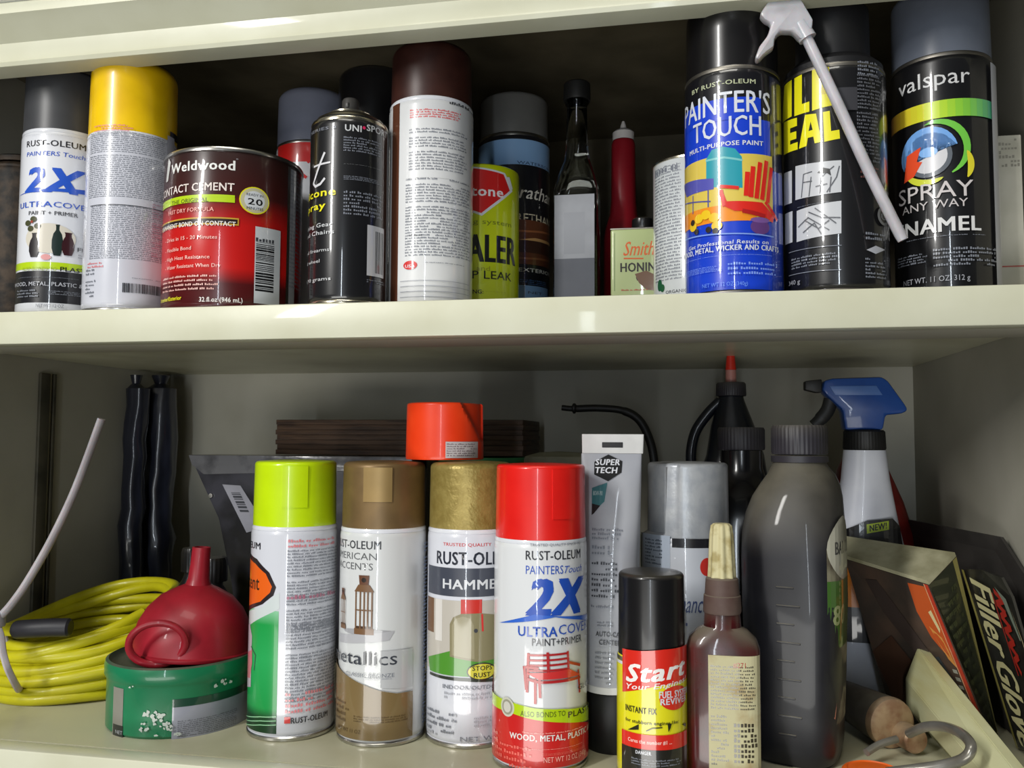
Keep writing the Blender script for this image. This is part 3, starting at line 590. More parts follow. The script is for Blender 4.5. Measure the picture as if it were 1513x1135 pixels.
# T16 valspar
t = spray('black enamel spray can with slate-blue cap and rainbow band, right end of upper shelf', .1838, .0771, 0, .033, .2200, .1690, ink(18, 18, 20), CAPSLATE, fil=.006, rim=DMETAL)
p = Print(.033); TW = ink(206, 206, 206)
p.text('valspar', (-0.04007,0.15134), (0.00937,0.14577), 0.01160, TW, bold=.0); 
N = 22; cols = [(232, 150, 70), (222, 196, 50), (200, 216, 40), (130, 196, 60), (80, 170, 120), (60, 140, 210)]
def mixc(t): 
    k = min(int(t*(len(cols)-1)), len(cols)-2); f = t*(len(cols)-1)-k
    return ink(*[int(round((cols[k][i]*(1-f)+cols[k+1][i]*f)/6)*6) for i in range(3)])
(u0, va), (u1, vb) = (-0.05785,0.12606), (0.04675,0.13634)
vt = ((-0.00530,0.13478))[1]; vl = ((-0.00559,0.12264))[1]
for i in range(N): p.quads([(u0+(u1-u0)*i/N, vl, u0+(u1-u0)*(i+1)/N, vt)], mixc(i/(N-1)))
def ring(p, c, r0, a0, a1, w, m, sq=1.0):
    n = 16; P = []
    for s in (0, 1):
        for i in range(n+1):
            k = i/n if s == 0 else 1-i/n; a = math.radians(a0+(a1-a0)*k); ww = w*math.sin(PI*min(1, max(0.02, k)))**.6
            r = r0 + (ww/2 if s == 0 else -ww/2); P.append((c[0]+r*math.cos(a), c[1]+r*sq*math.sin(a)))
    p.poly(P, m)
c = (-0.01786,0.09720)
p.ell(c, 0.01450, 0.01450, ink(90, 96, 104)); p.ell(c, 0.01160, 0.01160, ink(200, 200, 204))
ring(p, c, 0.01837, 20, 200, 0.00435, ink(110, 160, 220)); ring(p, (-0.01352,0.10100), 0.01934, -60, 110, 0.00483, ink(110, 190, 70)); ring(p, c, 0.01789, 205, 300, 0.00435, ink(200, 206, 60))
p.poly([(-0.02744,0.08536), (-0.03543,0.08277), (-0.03241,0.10108), (-0.02212,0.10482), (-0.02519,0.09520), (-0.02147,0.09427)], ink(220, 76, 40)); ring(p, (-0.01049,0.08974), 0.01837, -30, 30, 0.00435, ink(210, 200, 50)); p.ell((-0.01779,0.10001), 0.00580, 0.00338, ink(120, 170, 226))
p.text('SPRAY', (-0.04085,0.07178), (0.00890,0.06773), 0.01160, ink(196, 190, 190), bold=-.005); p.text('ANY WAY', (-0.03738,0.06459), (0.00504,0.06079), 0.00580, ink(190, 184, 184))
p.text('ENAMEL', (-0.04269,0.04860), (0.01311,0.04447), 0.01015, TW, bold=.05); p.fine((-0.03423,0.04236), (0.02054,0.04092), 1, MGREY)
p.fine((-0.04381,0.02429), (-0.01772,0.03183), 4, MGREY, h=.5); p.fine((-0.01630,0.02055), (0.02818,0.03355), 5, MGREY, h=.5); p.text('NET WT. 11 OZ. 312 g', (-0.03776,0.01503), (0.00496,0.01095), 0.00387, LGREY, bold=.01)
p.quads([(((0.02635,0.06480))[0], .004, ((0.03353,0.06612))[0]+.004, .162)], LGREY)
p.build('label_print', t)

# box at right end
t = thing('carton', 'narrow grey-white carton wedged at the right end of the upper shelf', 'box', (.2305, .1215, 0))
obj('carton_body', box(-.0105, .0105, -.028, .028, 0, .124, .0008), mat('carton_card', (178, 176, 164), .7, rgb2=(160, 158, 144), scale=30), t)
p = Print(fn=lambda u, v, o: (u, -.028-o, v)); p.fine((-.009, .1), (.009, .122), 7, ink(120, 118, 108), h=.6, fill=.6, ragged=0); p.build('perforation_print', t); p = Print(fn=lambda u, v, o: (u, -.028-o, v)); p.quads([(-.0105, .028, .0105, .029)], ink(150, 60, 50)); p.build('red_line', t)

# ================================================================== LOWER SHELF
# fluorescent green can
t = spray('spray can with fluorescent lime cap, green label edge and dense fine-print back', -.2994, .0681, ZL, .033, .2066, .1575, ink(204, 206, 214), mat('lime_cap', (190, 222, 6), .3, rgb2=(184, 214, 4), coat=.4), fil=.003, rcap=.965, toprim=WHITE)
tab(t, .033*.957, .12, .72, .172, .2035, mat('lime_cap', (190, 222, 6)))
p = Print(.033); PR = ink(170, 110, 130)
uL = ((0.00377,0.07236))[0]
p.quads([(-.075, .006, uL, .0955)], ramp_mat('green_fade', [(0, (8, 50, 24)), (.017, (10, 58, 28)), (.024, (24, 140, 66)), (.06, (40, 160, 84)), (.085, (30, 150, 70)), (.1, (150, 206, 170))]))
p.poly([(-0.03776,0.09002), (-0.01024,0.09785), (-0.00073,0.10601), (0.00399,0.10915), (0.00426,0.09719), (-0.03778,0.07714)], ink(200, 208, 208))
p.poly([(-0.03776,0.09002), (-0.01031,0.09985), (-0.00075,0.10701), (0.00128,0.11308), (-0.00461,0.12383), (-0.01785,0.13290), (-0.03771,0.13661)], ink(40, 30, 32)); p.poly([(-0.03776,0.09414), (-0.01252,0.10163), (-0.00363,0.10886), (-0.00203,0.11345), (-0.00766,0.12264), (-0.01966,0.12916), (-0.03772,0.13297)], ink(226, 96, 20))
p.text('Fluorescent', (-0.07170,0.10505), (-0.01435,0.10999), 0.01096, ink(50, 34, 20), bold=.03)
p.text('RUST-OLEUM', (-0.06966,0.13821), (-0.01385,0.14035), 0.00524, ink(44, 44, 50), bold=.03)
p.poly([(-0.03680,0.03361), (-0.03675,0.07975), (-0.02787,0.08373), (-0.02251,0.07456), (-0.02284,0.03677)], ink(190, 176, 186)); p.poly([(-0.03581,0.04123), (-0.03584,0.05908), (-0.02195,0.06458), (-0.02141,0.05463), (-0.02460,0.04291)], ink(206, 120, 130)); p.line([(-0.02335,0.06684), (-0.01670,0.06148), (-0.01807,0.05024)], 0.00095, ink(60, 90, 70))
p.line([(-0.03578,0.01230), (-0.00980,0.01740), (0.00343,0.01864)], 0.00071, ink(140, 196, 150))
p.line([(-0.03578,0.00924), (-0.00971,0.01446), (0.00349,0.01571)], 0.00071, ink(140, 196, 150))
p.line([(-0.03578,0.00620), (-0.00962,0.01152), (0.00356,0.01277)], 0.00071, ink(140, 196, 150))
p.fine((0.00971,0.14923), (0.05529,0.14173), 2, PINK); p.fine((0.00980,0.14471), (0.02177,0.14233), 1, PINK); p.fine((0.00938,0.14120), (0.05735,0.08068), 26, MGREY, ragged=.02, fill=.95, seps=(9, 18)); p.fine((0.00952,0.11016), (0.05586,0.10236), 1, PR)
p.fine((0.00952,0.08626), (0.05929,0.02826), 24, MGREY, ragged=.02, fill=.95, seps=(8,)); p.fine((0.01005,0.03682), (0.05539,0.02012), 4, PINK, ragged=.02)
p.rect((0.00955,0.01377), (0.01384,0.01847), RED); p.text('RUST-OLEUM', (0.01443,0.01352), (0.04433,0.00966), 0.00429, ink(44, 46, 56), bold=.04); p.fine((0.01074,0.00346), (0.04445,0.00559), 4, MGREY)
p.build('label_print', t)

# bronze
BZ = mat('bronze_cap', (122, 98, 62), .42, .35, rgb2=(110, 88, 56), scale=60)
t = spray('spray can with brown bronze cap and a pair of metal lanterns on its label', -.227, .0712, ZL, .033, .2066, .1575, ink(206, 208, 208), BZ, fil=.004, rcap=.965, toprim=WHITE)
tab(t, .033*.957, -.16, .52, .1775, .2030, mat('bronze_tab', (150, 124, 76), .4, .35), t=.0009)
p = Print(.033); DT = ink(56, 58, 62); LT = ink(96, 98, 100)
p.text('RUST-OLEUM', (-0.03902,0.13939), (0.00935,0.14291), 0.00622, DT, bold=.03); p.text('AMERICAN', (-0.03902,0.13116), (0.00649,0.13503), 0.00527, LT); p.text('ACCENTS', (-0.03346,0.12428), (0.00359,0.12761), 0.00527, LT); p.fine((-0.02352,0.14824), (0.00879,0.14785), 1, MGREY)
BR = ink(116, 84, 56); 
p.ell((-0.00140,0.08233), 0.02107, 0.00239, ink(160, 160, 164)); p.poly([(-0.02993,0.07844), (0.02014,0.08348), (0.01619,0.07692), (-0.02954,0.07201)], ink(176, 176, 180))
def lantern(p, c, w, h):
    u, v = c; X = lambda a, b: (u+w*a, v+h*b)
    p.poly([X(-.5, 0), X(.5, 0), X(.5, .1), X(-.5, .1)], BR); p.poly([X(-.45, .1), X(.45, .1), X(.42, .14), X(-.42, .14)], ink(70, 50, 36))
    for a in (-.42, -.18, .02, .2, .4): p.quads([(u+w*(a-.035), v+h*.1, u+w*(a+.035), v+h*.72)], BR)
    p.quads([(u-w*.45, v+h*.40, u+w*.45, v+h*.42)], BR); p.poly([X(-.5, .72), X(.5, .72), X(.28, .84), X(-.28, .84)], BR); p.poly([X(-.22, .84), X(.22, .84), X(.26, 1), X(-.26, 1)], ink(100, 64, 44)); p.ell(X(0, .92), w*.12, h*.04, ink(40, 30, 24))
lantern(p, (-0.00299,0.08077), 0.01580, 0.04309); lantern(p, (-0.02335,0.08316), 0.00718, 0.02968)
BRB = ink(118, 98, 62)
p.poly([(0.03470,0.06925), (0.02400,0.06937), (0.00990,0.06939), (0.01026,0.04318), (0.03516,0.04100)], ink(182, 184, 186))
p.quads([(-.07, .0055, ((0.03545,0.02322))[0], .0345)], BRB)
p.poly([(-.07, .034), (0.03546,0.02273), (0.03521,0.03803), (0.02178,0.03841), (0.00931,0.04127), (-0.00348,0.04568), (-0.01613,0.04986), (-0.02851,0.05376), (-.07, .068)], BRB)
p.text('metallics', (-0.03744,0.05383), (0.02202,0.05933), 0.01005, ink(60, 64, 72), bold=.0); p.text('CLASSIC BRONZE', (-0.01772,0.05055), (0.02004,0.05271), 0.00287, MGREY); p.fine((-0.00191,0.04871), (0.02007,0.05076), 1, LGREY)
p.fine((-0.03172,0.01563), (-0.01218,0.03245), 4, ink(86, 66, 36)); p.fine((-0.00932,0.01785), (0.03280,0.02284), 3, ink(86, 66, 36)); p.text('NET WT 11 OZ', (-0.02755,0.00595), (-0.00341,0.00990), 0.00287, ink(86, 66, 36))
p.fine((0.04691,0.14640), (0.06143,0.01069), 50, ink(90, 110, 150), ragged=0)
p.build('label_print', t)

# hammered gold
GOLD = mat('gold_cap', (158, 140, 78), .4, .35, rgb2=(140, 122, 62), scale=120, bump=.5, bscale=320)
t = spray('spray can with hammered gold cap and mailbox picture, behind the red-capped can', -.1603, .082, ZL, .033, .2066, .1575, ink(206, 208, 216), GOLD, fil=.0045, rcap=.965, toprim=WHITE)
p = Print(.033); DT = ink(40, 44, 56)
p.text('TRUSTED QUALITY', (-0.01387,0.14564), (0.02383,0.14599), 0.00244, RED, bold=.02); p.text('RUST-OLEUM', (-0.02011,0.13214), (0.04581,0.13085), 0.00975, ink(30, 34, 48), bold=.04)
p.quads([(((-0.03292,0.11641))[0], ((0.00053,0.10908))[1], .07, ((0.00035,0.12965))[1])], ink(64, 68, 80)); p.text('HAMMERED', (-0.01348,0.11448), (0.05032,0.11156), 0.00731, ink(210, 212, 216), bold=.05)
u0 = ((-0.03403,0.09602))[0]; p.quads([(u0, ((0.00100,0.05416))[1], .05, ((0.00055,0.10615))[1])], ink(184, 178, 168)); p.quads([(u0, ((0.00077,0.08081))[1], u0+.011, ((0.00055,0.10615))[1])], ink(110, 78, 50)); p.quads([(u0+.013, ((0.00081,0.07596))[1], u0+.020, ((0.00055,0.10615))[1])], ink(210, 206, 200))
p.quads([(((0.00111,0.10031))[0], ((0.00065,0.09444))[1], ((0.01660,0.10016))[0], ((0.00054,0.10712))[1])], ink(196, 44, 34))
p.poly([(-0.02809,0.05226), (-0.03103,0.06154), (-0.00704,0.06956), (0.02985,0.06648), (0.03727,0.04936), (0.00599,0.05189)], ink(76, 140, 44)); p.poly([(-0.02807,0.05128), (0.00600,0.05092), (0.03728,0.04838), (0.03730,0.04640), (0.00602,0.04851), (-0.02802,0.04931)], ink(44, 50, 40))
KH = ink(132, 124, 92)
p.poly([(-0.00700,0.06567), (-0.00724,0.08905), (-0.00455,0.09415), (0.00164,0.09691), (0.01560,0.09728), (0.02964,0.09503), (0.02988,0.06353), (0.01332,0.06237)], KH); p.poly([(-0.00536,0.06680), (-0.00557,0.08821), (-0.00243,0.09331), (0.00267,0.09499), (0.00813,0.09359), (0.01064,0.08869), (0.01132,0.06439)], ink(150, 142, 112)); p.line([(0.01663,0.09625), (0.01723,0.08450)], 0.00146, RED); p.ell((0.01216,0.08475), 0.00146, 0.00146, DGREY)
p.ell((0.01692,0.05536), 0.01121, 0.00633, ink(50, 50, 40)); p.ell((0.01692,0.05536), 0.01023, 0.00536, ink(206, 196, 60)); p.text('STOPS', (0.00990,0.05620), (0.02447,0.05504), 0.00341, BLACK, bold=.04); p.text('RUST', (0.01092,0.05134), (0.02337,0.05032), 0.00341, BLACK, bold=.04)
p.text('INDOOR/OUTDOOR SURFACE', (-0.01260,0.04258), (0.05752,0.03631), 0.00292, MGREY, bold=.02); p.fine((-0.01129,0.03502), (0.02692,0.04056), 2, LGREY); p.fine((-0.03088,0.00948), (0.00123,0.02669), 4, MGREY); p.fine((0.01118,0.01571), (0.02704,0.02354), 3, LGREY); p.text('NET WT 12 OZ', (0.00141,0.00607), (0.05506,-0.00383), 0.00341, MGREY); p.fine((-0.03077,0.00606), (-0.01224,0.01260), 1, LGREY)
p.build('label_print', t)

# red 2X
REDC = mat('red_cap', (222, 30, 22), .33, rgb2=(214, 24, 18), coat=.3)
t = spray('spray can with red cap, blue 2X lettering and a red bench on the label', -.0996, .0445, ZL, .033, .2066, .1560, ink(214, 216, 218), REDC, fil=.0025, rcap=.975, toprim=WHITE)
tab(t, .033*.967, .42, 1.0, .170, .2040, REDC)
p = Print(.033); BL = ink(36, 80, 180); RL = ink(196, 30, 28)
p.text('TRUSTED QUALITY SINCE 1921', (-0.00198,0.15203), (0.03852,0.15054), 0.00183, MGREY); p.text('RUST-OLEUM', (-0.00481,0.14280), (0.03759,0.14180), 0.00641, ink(50, 52, 58), bold=.03)
p.text('PAINTERS', (-0.00478,0.13325), (0.02131,0.13360), 0.00595, BL); p.text('Touch', (0.02237,0.13353), (0.03948,0.13275), 0.00504, BL, shear=.4)
p.text('2X', (-0.00324,0.10617), (0.04048,0.10339), 0.02472, BL, bold=.10, shear=.25); p.poly([(-0.02884,0.09737), (0.00143,0.10640), (0.05636,0.10155), (0.05636,0.09682), (0.01532,0.10449)], ink(50, 100, 200))
p.text('ULTRA', (-0.01012,0.09158), (0.01679,0.09269), 0.00687, BL, bold=.03); p.text('COVER', (0.01778,0.09262), (0.04827,0.08864), 0.00687, BL); p.text('PAINT+PRIMER', (-0.00035,0.08564), (0.03846,0.08302), 0.00504, DGREY, bold=.01)
BN = ink(176, 34, 38)
for k in range(4): p.line([(((-0.00267,0.07921))[0], ((-0.00267,0.07921))[1]-.0034*k), (((0.02461,0.07978))[0], ((0.02461,0.07978))[1]-.0034*k)], 0.00137, BN)
for a, b in (((-0.00267,0.08011), (-0.00353,0.05498)), ((0.02461,0.08068), (0.02576,0.06294)), ((0.01019,0.08086), (0.01068,0.06877)), ((0.00202,0.06337), (0.00206,0.04778)), ((0.03425,0.06692), (0.03583,0.05204)), ((-0.00551,0.07135), (-0.00401,0.05672)), ((-0.00407,0.07148), (0.00382,0.07057)), ((0.02462,0.07392), (0.03583,0.07025)), ((0.00475,0.06390), (0.00523,0.05187))): p.line([a, b], 0.00183, BN)
p.poly([(-0.00405,0.06745), (0.02576,0.06925), (0.03667,0.06370), (0.00430,0.06344)], ink(206, 50, 50)); p.line([(-0.00309,0.06350), (0.00430,0.06166), (0.03583,0.06205)], 0.00183, BN)
p.text('GLOSS', (0.03350,0.05389), (0.05533,0.05049), 0.00366, DGREY)
p.poly([(-.06, .0055), (.06, .0055), (0.07279,0.02628), (0.05280,0.02720), (0.02877,0.03365), (0.01306,0.03571), (-0.00066,0.03784), (-0.01591,0.04021), (-0.04479,0.04037), (-.055, .062)], RL)
p.poly([(-0.04479,0.04788), (-0.01595,0.04695), (0.00161,0.04464), (0.02036,0.04350), (0.06292,0.03785), (0.06280,0.02720), (0.02037,0.03458), (0.00164,0.03710), (-0.01591,0.03976), (-0.04479,0.03943)], LIME)
p.ell((-0.01837,0.04286), 0.00595, 0.00641, ink(196, 196, 180)); p.ell((-0.01837,0.04286), 0.00458, 0.00504, ink(150, 148, 130)); p.ell((-0.01837,0.04286), 0.00320, 0.00366, ink(200, 198, 186))
p.text('ALSO BONDS TO', (-0.00784,0.03888), (0.02246,0.03742), 0.00366, ink(80, 90, 20)); p.text('PLASTIC', (0.02464,0.03708), (0.05425,0.03246), 0.00412, BLACK, bold=.03)
p.text('WOOD, METAL, PLASTIC & MORE', (-0.01581,0.02319), (0.06469,0.01796), 0.00412, ink(226, 220, 216), bold=.04); p.fine((-0.00632,0.02972), (0.04264,0.02753), 1, ink(240, 150, 140)); p.fine((-0.01758,0.01831), (0.04536,0.01757), 1, ink(240, 170, 160)); p.fine((-0.03084,0.00325), (0.00260,0.01987), 4, ink(226, 100, 90)); p.fine((0.00623,0.01554), (0.04262,0.01385), 2, ink(226, 100, 90))
p.fine((-0.03355,0.01698), (-0.02456,0.02511), 2, ink(226, 130, 120)); p.text('NET WT 12 OZ (340g)', (0.00760,0.00937), (0.04260,0.00385), 0.00366, ink(236, 170, 160))
p.build('label_print', t)

# loose orange cap
ORG = mat('orange_cap', (238, 66, 22), .35, rgb2=(232, 58, 16), coat=.2)
def capcut(v):
    n = Vector((.45, -.89, 0)).normalized(); s = Vector((.89, .45, 0)).normalized()
    d, q = v.dot(n), v.dot(s)
    edge = .0060 + .62*(.044-v.z)          # slanting left edge of the finger notch
    if v.z > .016 and d > .004 and q > edge and Vector((v.x, v.y)).length > .02:
        v = v - n*min(.0075, (q-edge)*2, max(0, d-.002))
    return v
t = thing('loose_cap', 'bright orange loose spray cap lying on top of the bronze and gold capped cans', 'cap', (-.1853, .095, ZL+.2083))
prf = [(.0292, .0003), (.0305, 0)] + [(.0309-.0006*k/16, .001+.0415*k/16) for k in range(17)] + arc(.0285, .0425, .0018, 0, 90, 4) + [(0, .0446)]
o = obj('cap_shell', lathe(prf, 160, mod=capcut), ORG, t, ang=30)
obj('inner_wall', lathe([(.0292, .0003), (.0270, .012), (.0180, .03), (0, .03)], 64), ORG, t)
p = Print(.0312); p.poly([(.009, .0015), (.0385, .0015), (.0385, .0140), (.009, .0140)], ink(196, 190, 190)); p.fine((.010, .0025), (.0375, .013), 6, ink(110, 90, 96)); p.build('price_sticker', t)

# squeeze tube
TUBG = mat('tube_grey', (164, 166, 172), .38, rgb2=(156, 158, 166), coat=.2)
t = thing('gear_oil_tube', 'grey squeeze tube of oil standing on its black cap, crimped white end up', 'tube', (-.0510, .080, ZL))
HS = [(.045, .0205, .0205, 2), (.10, .0208, .0175, 2.2), (.15, .0215, .0120, 2.3), (.19, .0222, .0060, 2.6), (.214, .0226, .0014, 6), (.2275, .0228, .0011, 8)]
zs = []
for a, b in zip(HS, HS[1:]):
    for i in range(5): zs.append([a[k]+(b[k]-a[k])*i/5 for k in range(4)])
zs.append(list(HS[-1]))
LEAN = lambda z: (-.002 + (z-.045)*.008, 0)
bm = loft([(LEAN(z)[0], 0, z, rx, ry, e) for z, rx, ry, e in zs if z <= .2145], 64); obj('tube_body', bm, TUBG, t)
bm = loft([(.0002, 0, .2142, .0228, .0018, 8), (.0004, 0, .2285, .0232, .0016, 8)], 48); obj('crimp', bm, plastic('white_crimp', (214, 214, 212), .45), t)
obj('hang_slot', box(-.0075, .0080, -.0024, -.0012, .2185, .2225, .0004), mat('dark_slot', (48, 48, 50), .7), t)
obj('screw_cap', lathe([(0, 0), (.0195, 0), (.0203, .002), (.0203, .040), (.0195, .0418), (0, .0418)], 48, mod=lambda v: v*1), plastic('matt_black', (24, 24, 24)), t)
obj('white_collar', lathe([(.0200, .0418), (.0208, .0422), (.0208, .0468), (.0200, .0472)], 48, loc=(-.002, 0, 0)), plastic('white_crimp', (214, 214, 212)), t)
def tubefn(u, v, o):
    for a, b in zip(zs, zs[1:]):
        if a[0] <= v <= b[0]:
            f = (v-a[0])/(b[0]-a[0]); rx = a[1]+(b[1]-a[1])*f; ry = a[2]+(b[2]-a[2])*f; break
    else: rx, ry = zs[-1][1], zs[-1][2]
    q = max(-.98, min(.98, (u-LEAN(v)[0])/rx)); return (LEAN(v)[0]+q*rx, -ry*(1-abs(q)**2.2)**.5*1.0-o-.0006, v)
p = Print(fn=tubefn, grid=.003)
p.poly([(-0.01318,0.19838), (-0.01317,0.20782), (-0.00270,0.21337), (0.00768,0.20851), (0.00716,0.20011), (-0.00275,0.19356)], mat('flat_black', (20, 21, 23), .8)); p.text('SUPER', (-0.01217,0.20435), (0.00569,0.20553), 0.00451, WHITE, bold=.06, shear=.15); p.text('TECH', (-0.01218,0.19889), (0.00419,0.19958), 0.00451, WHITE, bold=.06, shear=.15)
TL = ink(52, 110, 116); p.poly([(-0.01471,0.16964), (-0.01469,0.18844), (-0.00324,0.19257), (-0.00526,0.17871)], TL); p.poly([(-0.01471,0.16866), (-0.01470,0.17705), (-0.00824,0.17570), (-0.01322,0.16968)], ink(30, 34, 36)); p.text('80W-90', (-0.01370,0.18103), (-0.00674,0.18313), 0.00350, ink(180, 200, 200))
p.fine((-0.01422,0.15979), (0.01091,0.15063), 3, MGREY); p.fine((-0.01424,0.14749), (0.00254,0.13966), 2, MGREY); p.fine((-0.01425,0.13620), (0.00734,0.10919), 7, DGREY, h=.4); p.fine((-0.01479,0.10587), (0.00438,0.10181), 1, MGREY); p.fine((-0.00987,0.09343), (0.00337,0.08919), 2, MGREY)
p.text('AUTO-CARE', (-0.01087,0.08175), (0.01066,0.08278), 0.00350, DGREY, bold=.03); p.text('CENTERS', (-0.00842,0.07703), (0.00918,0.07789), 0.00350, DGREY, bold=.03); p.fine((-0.01138,0.07301), (0.00422,0.04883), 7, MGREY, h=.3)
p.build('label_print', t)

# silver can
SILV = mat('silver_cap', (176, 179, 182), .32, .15, rgb2=(160, 164, 170), scale=90, bump=.15, bscale=300)
def silvcut(v):
    a = math.atan2(v.x, -v.y); r = math.hypot(v.x, v.y); k = (v.z-.152)/.055; edge = -.14 - .34*(1-k)**2.2
    if k > -.02 and r > .02:
        s = max(0, min(1, (edge-a)/.03)); r2 = r*(1 - .12*s); return Vector((v.x*r2/r, v.y*r2/r, v.z))
    return v
t = spray('silver-capped spray can with a black bar and red dot on its white label', .0026, .130, ZL, .035, .2066, .1500, ink(196, 200, 208), SILV, fil=.003, rcap=.96, capmod=silvcut, toprim=WHITE)
p = Print(.035)
p.rect((-0.01027,0.14346), (0.02064,0.15033), ink(30, 30, 34)); p.ell((0.01630,0.12934), 0.00576, 0.00680, ink(206, 50, 40)); p.rect((-0.05318,0.12495), (-0.04645,0.14977), ink(40, 120, 120)); p.rect((-0.04706,0.12592), (-0.01180,0.15198), ink(176, 186, 200)); p.fine((-0.03716,0.12890), (-0.01681,0.14909), 8, ink(60, 70, 86), ragged=.05)
p.text('Performance', (-0.03081,0.09386), (0.01650,0.09580), 0.01361, ink(70, 84, 130), shear=.4); p.fine((-0.01907,0.08150), (0.00295,0.09248), 3, ink(100, 110, 150))
p.quads([(-.05, .02, .05, .055)], ink(120, 130, 160))
p.build('label_print', t)

# start your engines
t = spray('small black-capped spray can with yellow and red engine starter label, front of lower shelf', -.021, .030, ZL, .0235, .1352, .0805, YEL, CAPBLK, fil=.003, rcap=.95, rim=METAL)
p = Print(.0235)
p.quads([(-.03, .0755, .03, .0775)], WHITE)
p.poly([(-0.02132,0.05770), (-0.02115,0.08599), (-0.00699,0.08667), (0.00856,0.08819), (0.03326,0.08860), (0.03273,0.06666), (0.00394,0.06493)], ink(214, 40, 26))
p.text('Start', (-0.01708,0.06575), (0.02746,0.06761), 0.01180, ink(240, 236, 232), bold=.07, shear=.25, rise=.0050); p.text('Your Engines!', (-0.01711,0.06092), (0.02949,0.06563), 0.00363, ink(236, 226, 222), bold=.05, shear=.2, rise=.0048)
p.ell((0.01748,0.05666), 0.01180, 0.00772, ink(214, 50, 30)); p.text('FUEL SYSTEM', (0.00565,0.05719), (0.03146,0.05488), 0.00454, WHITE, bold=.05); p.text('REVIVER', (0.00652,0.05288), (0.02936,0.05052), 0.00408, WHITE, bold=.05)
BK = ink(40, 40, 20); p.text('INSTANT FIX', (-0.01784,0.04371), (0.00383,0.04688), 0.00408, BK, bold=.03); p.text('for stubborn engines like:', (-0.01786,0.04021), (0.01980,0.04286), 0.00227, BK, bold=.03)
p.poly([(-0.01602,0.03460), (-0.00769,0.03982), (-0.00770,0.03638)], BK); p.line([(-0.00274,0.03620), (0.00118,0.03822), (0.00732,0.03870)], 0.00068, BK); p.poly([(0.01105,0.04106), (0.01404,0.04075), (0.01299,0.03786), (0.01149,0.03544)], BK); p.poly([(0.02254,0.03884), (0.02809,0.03835), (0.02803,0.03574)], BK)
p.quads([(((-0.02151,0.02782))[0], ((-0.00063,0.02442))[1], .030, ((-0.00058,0.03383))[1])], ink(214, 40, 26)); p.text('Cures the number #1 ...', (-0.01548,0.02606), (0.01393,0.02789), 0.00250, ink(240, 200, 190), bold=.04)
p.quads([(((-0.02151,0.02782))[0], .004, .030, ((-0.00063,0.02442))[1])], ink(30, 28, 22)); p.text('DANGER', (-0.00970,0.02010), (0.00022,0.02106), 0.00227, WHITE, bold=.04); p.fine((-0.01277,0.01380), (0.02227,0.01859), 3, MGREY)
p.build('label_print', t)

# amber bottle with nozzle
t = thing('adhesive_bottle', 'small dark red bottle with cream applicator nozzle and stained paper label', 'bottle', (.0262, .036, ZL))
AMB = mat('dark_red_glass', (72, 16, 18), .25, rgb2=(54, 20, 20), coat=.4, dust=.55, scale=60)
obj('bottle_body', loft([(0, 0, 0, .0220, .0120, 3), (0, 0, .002, .0242, .0138, 3.2), (0, 0, .086, .0242, .0138, 3.2), (0, 0, .092, .0222, .0128, 2.8), (0, 0, .0975, .0165, .0112, 2.4), (0, 0, .0995, .0125, .0105, 2), (0, 0, .108, .0118, .0112, 2), (0, 0, .110, .0105, .0105, 2)], 64), AMB, t)
obj('collar', lathe([(0, .1085), (.0122, .1085), (.0127, .1100), (.0122, .1200), (.0115, .1205), (.0108, .1310), (.0098, .1320), (0, .1320)], 48), mat('dusty_collar', (96, 80, 72), .6, rgb2=(80, 60, 54), dust=.4), t)
def fl(v):
    a = math.atan2(v.y, v.x); r = math.hypot(v.x, v.y); return Vector((v.x*(1+.09*math.cos(8*a)), v.y*(1+.09*math.cos(8*a)), v.z))
obj('nozzle', lathe([(0, .1318), (.0088, .1318), (.0084, .138), (.0074, .160), (.0066, .1665), (.0050, .168), (0, .168)], 64, mod=fl), mat('aged_nozzle', (196, 188, 146), .55, rgb2=(160, 146, 96), scale=110, lo=.5, hi=.68), t)
def abfn(u, v, o):
    q = max(-.97, min(.97, u/.0242)); return (q*.0242, -.0138*(1-abs(q)**3.2)**(1/3.2)-o-.0003, v)
p = Print(fn=abfn, grid=.003); PAP = mat('stained_paper', (190, 184, 146), .75, rgb2=(150, 120, 74), scale=55, lo=.5, hi=.75); IN = ink(80, 76, 64)
u0 = -.0100; N = 16
bm = bmesh.new(); uu = [u0+(.0236-u0)*i/N for i in range(N+1)]
for a, b in zip(uu, uu[1:]): bm.faces.new([bm.verts.new(q) for q in ((a, .0060, 0), (b, .0060, 0), (b, .0830, 0), (a, .0830, 0))])
p._add(bm, PAP)
p.fine((-.0085, .048), (.0215, .077), 13, IN, fill=.85, ragged=.08); p.text('#271', (.006, .0755), (.014, .0755), .0035, ink(170, 60, 50)); p.fine((-.0085, .012), (.004, .045), 13, IN, fill=.6); p.fine((.006, .014), (.0215, .040), 8, ink(60, 54, 40), h=.6)
p.build('label_print', t)

# big dusty oil bottle
t = thing('oil_bottle', 'large dusty grey-black oil bottle with ribbed side and dark screw cap', 'bottle', (.0800, .0925, ZL), -.30)
OILB = mat('dusty_black_bottle', (20, 20, 25), .42, rgb2=(36, 36, 42), scale=22, lo=.35, hi=.75, dust=.95, coat=.15)
sec = [(0, 0, 0, .0270, .0290, 3), (0, 0, .003, .0295, .0320, 3.2), (0, 0, .012, .0310, .0340, 3.2), (0, 0, .060, .0335, .0355, 3.2), (0, 0, .110, .0350, .0360, 3.2), (0, 0, .140, .0355, .0360, 3), (0, 0, .158, .0350, .0350, 2.9), (.001, 0, .172, .0335, .0325, 2.7), (.003, 0, .184, .0310, .0295, 2.5), (.005, 0, .193, .0275, .0260, 2.3), (.006, 0, .200, .0235, .0230, 2.1), (.005, 0, .2055, .0200, .0200, 2), (.005, 0, .2085, .0185, .0185, 2), (.005, 0, .214, .0170, .0170, 2)]
